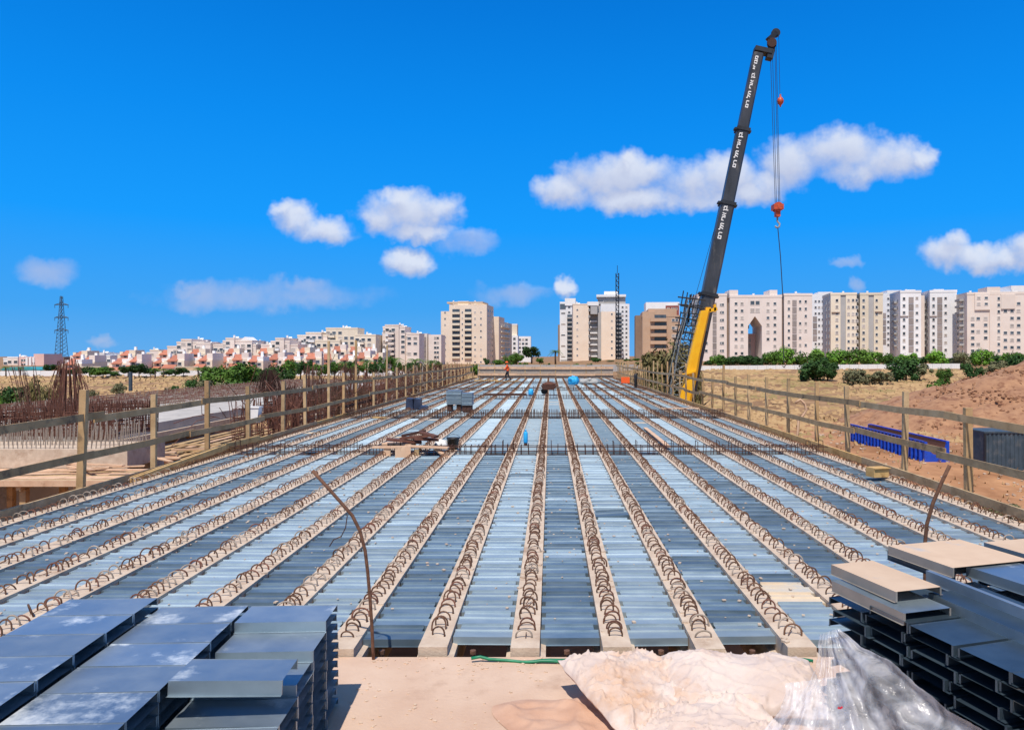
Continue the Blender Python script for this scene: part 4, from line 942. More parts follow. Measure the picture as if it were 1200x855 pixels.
# ------------------------------------------------------------------ right hand yard
def right_site():
    # corrugated container
    D = 47.0; x0, x1 = X(1154, D), X(1154, D) + 6.0; zb = ground_h(x0 + 1, D) - .05; zt = zb + 2.55
    root = thing('site_container', 'dark slate corrugated site container at the right picture edge', 'container', ((x0 + x1) / 2, D, zb))
    poly = [(x0, D)]; x = x0 + .12; k = 0
    while x < x1 - .3:
        poly += [(x, D + .0), (x + .04, D + .055), (x + .13, D + .055), (x + .17, D)]; x += .28
    poly += [(x1, D), (x1, D + 2.4), (x0, D + 2.4)]
    mb = MB(); mb.prism(poly, 'z', zb + .14, zt - .1); mb.build('corrugated_wall', M['container'], root)
    for (za, zc) in ((zb, zb + .137), (zt - .097, zt)):
        mb = MB(); mb.box(x0 - .04, x1 + .04, D - .04, D + 2.44, za, zc); mb.build('frame_rail', M['container'], root)
    for xx in (x0 - .03, x1 - .09):
        mb = MB(); mb.box(xx, xx + .12, D - .03, D + .09, zb + .14, zt - .1); mb.build('corner_post', M['darksteel'], root)
    # blue half round steel mould with ribs
    p_near, p_far = P(1098, 520, 50.0), P(1008, 505, 63.0); zb = ground_h(p_near.x, 52) + .0
    dv = Vector((p_far.x - p_near.x, p_far.y - p_near.y, 0)); L_ = dv.length; dv.normalize(); ang = math.atan2(dv.y, dv.x)
    root = thing('steel_mould', 'bright blue ribbed half round steel mould lying on the red soil', 'steel mould', (p_near.x, p_near.y, zb), ang)
    # local: x along, y across
    W2, Hh, r_ = .85, 1.5, .66
    arc = [(r_ * math.cos(math.pi + math.pi * k / 16), Hh - .05 + r_ * 1.35 * math.sin(math.pi + math.pi * k / 16)) for k in range(17)]
    endp = [(-W2, 0), (W2, 0), (W2, Hh)] + [(a, b) for a, b in arc[::-1]] + [(-W2, Hh)]
    for xx in (0, L_ - .12):
        mb = MB(); mb.prism(endp, 'x', xx, xx + .12); mb.build('end_plate', M['blue'], root, org=(0, 0, 0))
    mb = MB()
    for k in range(16):
        a, b = arc[k], arc[k + 1]; mb.add([(.12, a[0], a[1]), (L_ - .12, a[0], a[1]), (L_ - .12, b[0], b[1]), (.12, b[0], b[1])], [(0, 1, 2, 3)])
    mb.build('trough', M['rust_red'], root, org=(0, 0, 0))
    for s_ in (-1, 1):
        mb = MB(); mb.box(.121, L_ - .121, s_ * (W2 - .1) - .03, s_ * (W2 - .1) + .03, .1, Hh - .08); mb.box(.121, L_ - .121, s_ * W2 - .06, s_ * W2 + .06, Hh - .077, Hh); mb.build('side_plate', M['blue'], root, org=(0, 0, 0))
        k = .5
        while k < L_ - .4: mb = MB(); mb.box(k, k + .07, min(s_ * (W2 - .065), s_ * (W2 + .1)), max(s_ * (W2 - .065), s_ * (W2 + .1)), .05, Hh - .08); mb.build('rib', M['blue'], root, org=(0, 0, 0)); k += .62
    # earth mound
    mb = MB(); nx, ny = 110, 70; cx, cy = 56.0, 78
    for j in range(ny + 1):
        for i in range(nx + 1):
            x = cx + (i / nx - .5) * 56; y = cy + (j / ny - .5) * 34; q = math.sqrt(((x - cx) / 25) ** 2 + ((y - cy) / 15) ** 2)
            h = 8.0 * max(0, 1 - q) ** .9; h += (.5 * vnoise(x, y, .35) + .22 * vnoise(x, y, 1.3)) * min(1, h)
            mb.v.append((x, y, ground_h(x, y) - .25 + max(0, h) * 1.0))
    for j in range(ny):
        for i in range(nx): a = j * (nx + 1) + i; mb.f.append((a, a + 1, a + nx + 2, a + nx + 1)); mb.m.append(0)
    m = pmat('red_mound_soil', '#926a50', '#ad8362', 1.1, .97, bump=.9, bscale=6, stain='#6f4531', stain_scale=.8, stain_lo=.52, stain_hi=.68)
    tag(mb.build('earth_mound', m, smooth=True, org=(cx, cy, -5)), 'big mound of red brown earth at the right edge behind the container', 'earth mound')
    # clods on the mound and stones over the yard
    mb = MB(); rr = random.Random(12)
    for _ in range(1500):
        x = cx + rr.gauss(-6, 8); y = cy + rr.gauss(-6, 5); q = math.sqrt(((x - cx) / 25) ** 2 + ((y - cy) / 15) ** 2)
        z = ground_h(x, y) - .25 + 8.0 * max(0, 1 - q) ** .9; s_ = rr.uniform(.06, .28)
        mb.obox((x, y, z + .02), (s_, s_ * .8, s_ * .7), Matrix.Rotation(rr.uniform(0, 6), 3, 'Z') @ Matrix.Rotation(rr.uniform(-.6, .6), 3, 'X'))
    tag(mb.build('earth_clods', m), 'loose red earth clods scattered over the mound', 'clods', kind='stuff')
    mb = MB()
    for _ in range(2600):
        y = 10 + 60 * rr.random() ** 1.4; x = 7.3 + rr.random() * (3 + y * .75); s_ = rr.uniform(.02, .09) * (.5 + y / 25)
        mb.obox((x, y, ground_h(x, y) + s_ * .2), (s_, s_ * .8, s_ * .6), Matrix.Rotation(rr.uniform(0, 6), 3, 'Z') @ Matrix.Rotation(rr.uniform(-.5, .5), 3, 'X'))
    tag(mb.build('loose_stones', M['stone']), 'loose pale stones scattered on the bank and yard', 'stones', kind='stuff')
    # grey tarp heaps and debris by the rail
    for k, (u, D, r_, lab, mm) in enumerate([(950, 27, (.75, .5, .55), 'grey tarp heap outside the right rail, left one', 'tarpgrey'), (972, 28.5, (.55, .4, .5), 'grey tarp heap outside the right rail, right one', 'tarpgrey'), (1010, 24, (.6, .4, .3), 'crushed white debris bag outside the right rail', 'sack')]):
        x = X(u, D); tag(blob('tarp_heap', (x, D, ground_h(x, D) + r_[2] * .6), r_, M[mm], 40 + k, .2, .05, n=36), lab, 'tarp heap' if k < 2 else 'bag')
    D = 26; x = X(905, D); zb = ground_h(x, D); root = thing('white_drum', 'small white plastic drum standing on the bank outside the right rail', 'drum', (x, D, zb))
    mb = MB(); mb.tube([(x, D, zb + q) for q in (0, .05, .75, .82, .86)], [.3, .33, .33, .28, .12], 16); mb.build('shell', M['white'], root, smooth=True); mb = MB(); mb.tube([(x, D, zb + .861), (x, D, zb + .92)], .08, 10); mb.build('cap', M['tarpgrey'], root)
    mb = MB(); pts = [P(u, v, 30) for u, v in ((932, 472), (938, 468), (943, 473), (945, 480), (941, 487), (936, 491))]; zb = ground_h(pts[-1].x, 30)
    pts += [Vector((pts[-1].x - .1, 30, (pts[-1].z + zb) / 2)), Vector((pts[-1].x, 30, zb))]; mb.tube(pts, .05, 6); tag(mb.build('pale_hose', M['wood_pale'], smooth=True, org=pts[-1]), 'curled pale hose sticking up outside the right rail', 'hose')
    for k in range(7):
        u = 1000 + k * 9; D = 23 + rnd.uniform(-2, 4); x = X(u, D); z = ground_h(x, D); mb = MB(); mb.bar((x, D, z - .2), (x + rnd.uniform(-.2, .2), D, z + rnd.uniform(.5, 1.3)), .07, .07)
        tag(mb.build('stake', M['wood_grey'], org=(x, D, z)), 'thin grey stake in the bank below the right rail, %s from the left' % ORD[k], 'stake', 'stakes in the right bank')
right_site()

# ------------------------------------------------------------------ mobile crane
def lettering(parent, s, size, start, along, normal, mat):
    cu = bpy.data.curves.new('lettering', 'FONT'); cu.body = s; cu.size = size; cu.align_x = 'LEFT'; cu.offset = size * .032; cu.extrude = .006
    t = bpy.data.objects.new('lettering_curve', cu); scene.collection.objects.link(t)
    dg = bpy.context.evaluated_depsgraph_get(); me = bpy.data.meshes.new_from_object(t.evaluated_get(dg)); bpy.data.objects.remove(t)
    me.materials.clear(); me.materials.append(mat)
    xw = max([v.co.x for v in me.vertices] or [1])
    z = normal.normalized(); x = along.normalized(); y = z.cross(x).normalized(); x = y.cross(z)
    Mx = Matrix((x, y, z)).transposed().to_4x4(); Mx.translation = start; me.transform(Mx)
    return link('lettering', me, parent), xw
def crane():
    D = 45.0; zb = ground_h(9, D) + .0
    root = thing('mobile_crane', 'tall mobile crane with yellow base boom and black telescopic boom beside the right rail', 'crane', (9.0, D, zb)); org = Vector((9.0, D, zb))
    # boom axis through image points, leaning slightly away
    def bp(u, v, dy=0.0): return P(u, v, D + dy)
    A, T = bp(794, 520), bp(892, 46, 1.6)
    ax = (T - A).normalized(); side = Vector((0, 1, 0)).cross(ax).normalized(); face = ax.cross(side).normalized()   # face points roughly to the camera
    if face.y > 0: face = -face
    side = face.cross(ax).normalized()
    def at(v):        # point on the boom axis at picture height v
        t = (Z(v, D) - A.z) / ax.z; return A + ax * t
    def section(v0, v1, w, dpt, name, mat, w1=None):
        a, b = at(v0), at(v1); mb = MB(); w1 = w1 or w
        for p, ww in ((a, w), (b, w1)):
            for (i, j) in ((-.5, -.35), (-.35, -.5), (.35, -.5), (.5, -.35), (.5, .35), (.35, .5), (-.35, .5), (-.5, .35)):
                mb.v.append(tuple(p + side * (i * ww) - face * (j * dpt * ww / w)))
        for k in range(8): mb.f.append((k, (k + 1) % 8, 8 + (k + 1) % 8, 8 + k)); mb.m.append(0)
        mb.f.append(tuple(range(8))[::-1]); mb.f.append(tuple(range(8, 16))); mb.m += [0, 0]
        return mb.build(name, mat, root)
    s0 = section(500, 236, .86, .84, 'boom_section', M['boom']); s1 = section(238, 146, .76, .74, 'boom_section', M['boom']); s2 = section(150, 52, .67, .66, 'boom_section', M['boom'], .65)
    def collar(v, w):
        a = at(v); mb = MB(); Mx = Matrix((side, face, ax)).transposed(); mb.obox(a, (w * 1.12, w * 1.12, .22), Mx); mb.obox(a + side * w * .60, (w * .22, w * .5, .12), Mx); mb.obox(a - side * w * .60, (w * .22, w * .5, .12), Mx); mb.build('collar', M['darksteel'], root)
    collar(236, .86); collar(146, .76); collar(345, .9)
    # lettering reads downward along the boom
    heb = '\u05dd\u05e8 \u05dc\u05ea \u05d9\u05e8\u05d0 \u05df\u05d1'          # visual order, left end at the bottom
    def fit(vtop, vbot, w, dpt, s, xoff, hgt):
        a, b = at(vbot), at(vtop); ln = (b - a).length
        start = a + side * xoff + face * (dpt * .5 + .004)
        o, xw = lettering(root, s, 1.0, Vector((0, 0, 0)), Vector((1, 0, 0)), Vector((0, 0, 1)), M['white'])
        ys = [v.co.y for v in o.data.vertices]; hy = max(ys) - min(ys); sx, sy = ln / xw, hgt / hy
        y_ = face.cross(ax).normalized(); Mx = Matrix((ax, y_, face)).transposed().to_4x4(); Mx.translation = start - org
        co = [v.co.copy() for v in o.data.vertices]; polys = [tuple(p.vertices) for p in o.data.polygons]; bpy.data.objects.remove(o)
        spans = sorted([(min(co[i].x for i in p), max(co[i].x for i in p), p) for p in polys], key=lambda q: q[0]); groups = []
        for lo, hi, p in spans:
            if groups and lo <= groups[-1][0] + 1e-4: groups[-1][0] = max(groups[-1][0], hi); groups[-1][1].append(p)
            else: groups.append([hi, [p]])
        word = link('lettering', None, root)
        for hi, ps in groups:
            ids = sorted({i for p in ps for i in p}); remap = {i: k for k, i in enumerate(ids)}
            me = bpy.data.meshes.new('letter'); me.from_pydata([tuple(Mx @ Vector((co[i].x * sx, co[i].y * sy, co[i].z))) for i in ids], [], [tuple(remap[i] for i in p) for p in ps]); me.materials.append(M['white']); link('letter', me, word)
    # letter height runs across the boom (towards -side)
    fit(78, 121, .67, .66, heb, .02, .30); fit(151, 194, .76, .74, heb, .03, .33); fit(240, 280, .86, .84, heb, .03, .37)
    fit(57, 74, .66, .65, '\u05d9\u05e4\u05d5\u05e0\u05de', .02, .2)
    # yellow outer boom sleeve
    pts = [(786, 560, 15), (793, 510, 15), (802, 470, 14.5), (809, 442, 13.5), (813.5, 418, 12), (821, 385, 11), (826, 364, 10)]
    mb = MB(); nn = len(pts)
    for (u, v, wpx) in pts:
        c = bp(u, v, -1.05); w = wpx * D / F
        for (i, j) in ((-.5, -.3), (-.3, -.5), (.3, -.5), (.5, -.3), (.5, .3), (.3, .5), (-.3, .5), (-.5, .3)): mb.v.append((c.x + i * w, c.y + j * .75, c.z))
    for r_ in range(nn - 1):
        for k in range(8): mb.f.append((r_ * 8 + k, r_ * 8 + (k + 1) % 8, r_ * 8 + 8 + (k + 1) % 8, r_ * 8 + 8 + k)); mb.m.append(0)
    mb.f.append(tuple(range((nn - 1) * 8, nn * 8))); mb.m.append(0); mb.build('yellow_base_boom', M['yellow'], root)
    mb = MB(); c = bp(835, 363, -1.0); mb.obox(c, (.5, .5, .2), Matrix.Rotation(-.25, 3, 'Y')); mb.obox(c + Vector((.1, -.1, .1)), (.12, .3, .45), Matrix.Identity(3)); mb.obox(c + Vector((-.3, -.1, .02)), (.3, .3, .25), Matrix.Identity(3)); mb.build('boom_end_block', M['yellow'], root)
    mb = MB(); c = bp(806, 437, -1.7); mb.obox(c + Vector((.1, .25, 0)), (.85, .3, .1), Matrix.Rotation(-.25, 3, 'Y')); mb.build('sleeve_band', M['yellow'], root)
    # stowed lattice jib
    mb = MB(); J0, J1 = bp(790, 500, -.2), bp(813, 352, .2); jx = (J1 - J0).normalized(); js = Vector((0, 1, 0)).cross(jx).normalized(); n = 16; L_ = (J1 - J0).length
    cor = [(-.6, -.4), (.3, -.4), (.3, .4), (-.6, .4)]
    def jp(t, c): k = 1 - .25 * t; return J0 + jx * (L_ * t) + js * c[0] * k + Vector((0, c[1] * k, 0))
    for c in cor: mb.tube([jp(0, c), jp(1, c)], .042, 5)
    for i in range(n):
        t0, t1 = i / n, (i + 1) / n
        for q in range(4):
            a, b = cor[q], cor[(q + 1) % 4]; mb.tube([jp(t0, a), jp(t1, b)] if i % 2 else [jp(t0, b), jp(t1, a)], .02, 4); mb.tube([jp(t1, a), jp(t1, b)], .018, 4)
    mb.build('stowed_lattice_jib', M['lattice'], root)
    # hose guides, brackets and catwalk at the boom joint
    mb = MB()
    for (u, v) in ((809, 352), (812, 362), (806, 376), (803, 392)):
        c = bp(u, v, -.5)
        for q in range(5): mb.tube([c + Vector((-.6 + .25 * q, -.2, -.3)), c + Vector((-.4 + .25 * q, .1, .6 - .1 * q))], .035, 4)
        mb.tube([c + Vector((-.8, -.2, .2)), c + Vector((.9, -.2, .0))], .045, 4); mb.tube([c + Vector((-.8, -.2, -.25)), c + Vector((.7, -.2, -.35))], .04, 4)
    mb.tube([bp(809, 345, -.5), bp(807, 378, -.5)], .05, 4); mb.tube([bp(813, 345, -.5), bp(800, 392, -.5)], .035, 4); mb.build('hose_guides', M['darksteel'], root)
    for k in range(4):
        mb = MB(); mb.tube([bp(808 - k, 355 + 3 * k, -.9), bp(797 - 2 * k, 400, -1.0), bp(788 - 3 * k, 450, -.9), bp(783 - 2 * k, 500, -.8)], .03, 4); mb.build('hydraulic_hose', M['black' if k % 2 else 'lattice'], root)
    # boom head with sheaves
    mb = MB(); Mx = Matrix((side, face, ax)).transposed(); h0 = at(47); sr = side if side.x > 0 else -side; mb.obox(h0 + sr * .25, (1.1, .6, .3), Mx); mb.obox(h0 + sr * .75 - ax * .1, (.4, .5, .65), Mx); mb.build('boom_head', M['darksteel'], root)
    mb = MB(); c = bp(909, 39, 1.5); mb.tube([c + Vector((0, -.09, 0)), c + Vector((0, .09, 0))], .28, 16); mb.build('top_sheave', M['darksteel'], root)
    mb = MB(); mb.bar(bp(900, 47, 1.4), c, .35, .3); mb.build('runner_arm', M['darksteel'], root)
    for k in range(2):
        mb = MB(); c2 = bp(904.5, 50 + 2 * k, 1.3 + .2 * k); mb.tube([c2 + Vector((0, -.06, 0)), c2 + Vector((0, .06, 0))], .3, 14); mb.build('sheave', M['rust_dark'], root)
    for (u0, u1) in ((902.5, 908.5), (905, 910), (908, 912.5), (909.5, 914)):
        mb = MB(); mb.tube([bp(u0, 52, 1.4), bp(u1, 240, 1.4)], .016, 4); mb.build('hoist_rope', M['rope'], root)
    mb = MB(); mb.tube([bp(912.5, 40, 1.5), bp(914, 112, 1.5)], .014, 4); mb.build('runner_rope', M['rope'], root)
    c = bp(914.5, 119, 1.5); mb = MB(); mb.tube([c + Vector((0, 0, q)) for q in (.45, .3, .22, .05, -.12, -.25, -.35)], [.05, .05, .14, .22, .18, .06, .04], 10); mb.build('ball_hook', M['hook'], root, smooth=True)
    c = bp(911, 243, 1.4); mb = MB()
    for s_ in (-.22, 0, .22): mb.tube([c + Vector((-.0, -.05 + s_, 0)), c + Vector((0, .05 + s_, 0))], .30, 14)
    mb.obox(c, (.62, .66, .34), Matrix.Identity(3)); mb.obox(c + Vector((0, 0, -.4)), (.3, .35, .4), Matrix.Identity(3)); mb.build('hook_block', M['hook'], root)
    mb = MB(); mb.tube([c + Vector((0, 0, -.55)), c + Vector((0, 0, -.9)), c + Vector((.14, 0, -1.05)), c + Vector((.12, 0, -1.25)), c + Vector((-.06, 0, -1.3)), c + Vector((-.14, 0, -1.18))], .06, 6); mb.build('hook', M['tarpgrey'], root, smooth=True)
    mb = MB(); mb.tube([c + Vector((.02, 0, -1.25)), bp(914.5, 300, 1.4), bp(917.5, 350, 1.4), bp(918.5, 425, 1.4)], .03, 5); mb.build('sling', M['rope'], root)
    mb = MB(); e = bp(918.5, 425, 1.4); mb.tube([e, e + Vector((.1, 0, -.15)), e + Vector((.02, 0, -.3)), e + Vector((-.08, 0, -.2))], .035, 5); mb.build('sling_hook', M['rust_dark'], root)
    mb = MB(); mb.tube([bp(808, 372, .6), bp(896, 60, 1.9)], .014, 4); mb.build('boom_cable', M['rope'], root)
    # carrier below the deck level, parked alongside the bridge
    xa, xb = 8.0, 10.7
    mb = MB(); mb.box(xa, xb, D - 2.5, D + 8.5, zb + .9, zb + 1.5); mb.build('carrier_frame', M['yellow'], root)
    mb = MB(); mb.prism([(D + 8.5, zb + .7), (D + 10.6, zb + .7), (D + 10.7, zb + 1.6), (D + 10.3, zb + 2.5), (D + 8.6, zb + 2.5)], 'x', xa, xb); mb.build('driver_cab', M['yellow'], root)
    mb = MB(); mb.box(xa - .02, xb + .02, D + 9.0, D + 10.0, zb + 1.65, zb + 2.3); mb.build('cab_window', M['pane'], root)
    mb = MB(); mb.tube([(9.35, D, zb + 1.5), (9.35, D, zb + 1.9)], 1.1, 18); mb.build('turntable', M['darksteel'], root)
    mb = MB(); mb.prism([(7.7, zb + 1.9), (10.9, zb + 1.9), (10.7, zb + 3.0), (9.4, zb + 3.4), (7.7, zb + 2.8)], 'y', D + .6, D + 1.9); mb.build('superstructure', M['yellow'], root)
    for yy in (D - 1.4, D + .2, D + 3.6, D + 5.2, D + 7.4):
        for x in (xa - .05, xb - .45):
            w = MB(); w.tube([(x, yy, zb + .62), (x + .5, yy, zb + .62)], .62, 18); wh = w.build('wheel', M['rubber'], root); w = MB(); w.tube([(x - .01, yy, zb + .62), (x + .51, yy, zb + .62)], .3, 12)
            link('rim', w.mesh('rim', M['tarpgrey'], False, org), wh)
    for yy in (D - 2.3, D + 2.0):
        mb = MB(); mb.box(xa - 1.0, xb + 2.0, yy, yy + .35, zb + .95, zb + 1.25); mb.build('outrigger_beam', M['yellow'], root)
        for x in (xa - .9, xb + 1.9): mb = MB(); mb.tube([(x, yy + .17, zb), (x, yy + .17, zb + .95)], .09, 8); mb.tube([(x, yy + .17, zb - .02), (x, yy + .17, zb + .08)], .35, 12); mb.build('outrigger_jack', M['darksteel'], root)
crane()

# ------------------------------------------------------------------ buildings
class Bld:
    def __init__(s, name, label, uc, D, rot=0., cat='building', group=None):
        s.D, s.k, s.uc = D, D / F, uc; s.zb = ground_h(X(uc, D), D) - .6
        s.root = thing(name, label, cat, (X(uc, D), D, s.zb), rot, group); s.wm = {}
    def lx(s, u): return (u - s.uc) * s.k
    def lz(s, v): return Z(v, s.D) - s.zb
    def blk(s, name, u0, u1, v0, mat, dep=12., front=0., v1=None, parent=None):
        mb = MB(); mb.box(s.lx(u0), s.lx(u1), -front, dep, 0 if v1 is None else s.lz(v1), s.lz(v0))
        return mb.build(name, mat, parent or s.root, org=(0, 0, 0))
    def winmesh(s, w, h, mat):
        key = (round(w, 2), round(h, 2), mat.name)
        if key not in s.wm:
            mb = MB(); mb.box(-w / 2 - .1, w / 2 + .1, -.07, .02, -h / 2 - .1, -h / 2 + .06, 1); mb.box(-w / 2 - .1, w / 2 + .1, -.07, .02, h / 2 - .06, h / 2 + .1, 1)
            mb.box(-w / 2 - .1, -w / 2 + .06, -.07, .02, -h / 2 + .06, h / 2 - .06, 1); mb.box(w / 2 - .06, w / 2 + .1, -.07, .02, -h / 2 + .06, h / 2 - .06, 1)
            mb.box(-w / 2 + .06, w / 2 - .06, -.025, .01, -h / 2 + .06, h / 2 - .06, 0)
            s.wm[key] = mb.mesh('window', [mat, M['frame']])
        return s.wm[key]
    def wins(s, us, v0, v1, n, w=1.2, h=1.25, front=0., drop=.0, shut=.3):
        for i in range(n):
            v = v0 + (v1 - v0) * i / max(1, n - 1)
            for u in us:
                if rnd.random() < drop: continue
                me = s.winmesh(w, h, M['shutter'] if rnd.random() < shut else M['pane'])
                link('window', me, s.root, (s.lx(u), -front - .03, s.lz(v)))
    def screens(s, u0, u1, v0, v1, n, front=0., gap=.16, mat='recess'):
        for i in range(n):
            a = v0 + (v1 - v0) * i / n; b = v0 + (v1 - v0) * (i + 1) / n; mb = MB(); g = (b - a) * gap
            mb.box(s.lx(u0), s.lx(u1), -front - .14, -front + .02, s.lz(b - g / 2), s.lz(a + g / 2)); mb.build('service_balcony', M[mat], s.root, org=(0, 0, 0))
    def balconies(s, u0, u1, v0, v1, n, mat, front=0., dep=1.4, glass=.6):
        for i in range(n):
            a = v0 + (v1 - v0) * i / n; b = v0 + (v1 - v0) * (i + 1) / n; z1, z0 = s.lz(a), s.lz(b); hh = z1 - z0; xa, xb = s.lx(u0), s.lx(u1)
            mb = MB(); mb.box(xa, xb, -front - dep, -front, z0, z0 + .22); mb.box(xa, xb, -front - dep, -front - dep + .12, z0 + .22, z0 + hh * (1 - glass)); mb.box(xa, xa + .12, -front - dep + .121, -front, z0 + .22, z0 + hh * (1 - glass)); mb.box(xb - .12, xb, -front - dep + .121, -front, z0 + .22, z0 + hh * (1 - glass))
            o = mb.build('balcony', mat, s.root, org=(0, 0, 0)); mb = MB(); mb.box(xa + .15, xb - .15, -front - .06, -front + .01, z0 + .24, z1 - .25); mb.build('balcony_door', M['pane'], o, org=(0, 0, 0))
    def sidewins(s, u, right, v0, v1, n, ys, w=1.3, h=1.3, mat='pane'):
        for i in range(n):
            v = v0 + (v1 - v0) * i / max(1, n - 1)
            for y in ys:
                o = link('window', s.winmesh(w, h, M[mat]), s.root, (s.lx(u) + (.03 if right else -.03), y, s.lz(v))); o.rotation_euler = (0, 0, R(90) if right else R(-90))
    def parapet(s, u0, u1, v, mat, dep=12., front=0., h=.9):
        mb = MB(); xa, xb, z = s.lx(u0), s.lx(u1), s.lz(v); t = .25
        mb.box(xa - .1, xb + .1, -front - .1, -front + t, z, z + h); mb.box(xa - .1, xb + .1, dep - t, dep + .1, z, z + h); mb.box(xa - .1, xa + t, -front + t, dep - t, z, z + h); mb.box(xb - t, xb + .1, -front + t, dep - t, z, z + h)
        mb.build('parapet', mat, s.root, org=(0, 0, 0))
        for _ in range(max(1, int((xb - xa) / 7))):
            x = rnd.uniform(xa + 1, xb - 1.5); y = rnd.uniform(1.5, dep * .6); mb = MB(); mb.tube([(x, y, z), (x, y, z + 1.9)], .42, 9); mb.add([(x + .5, y - .6, z + .3), (x + 1.9, y - .6, z + .3), (x + 1.9, y + .5, z + 1.3), (x + .5, y + .5, z + 1.3)], [(0, 1, 2, 3)]); mb.build('water_heater', M['white'], s.root, org=(0, 0, 0))
    def roofkit(s, us, v):
        for u in us:
            mb = MB(); x, z = s.lx(u), s.lz(v); mb.tube([(x, 4, z), (x, 4, z + 1.0)], .45, 10); mb.box(x + .6, x + 2.0, 4, 4.9, z + .2, z + .9); mb.build('water_heater', M['white'], s.root, org=(0, 0, 0))

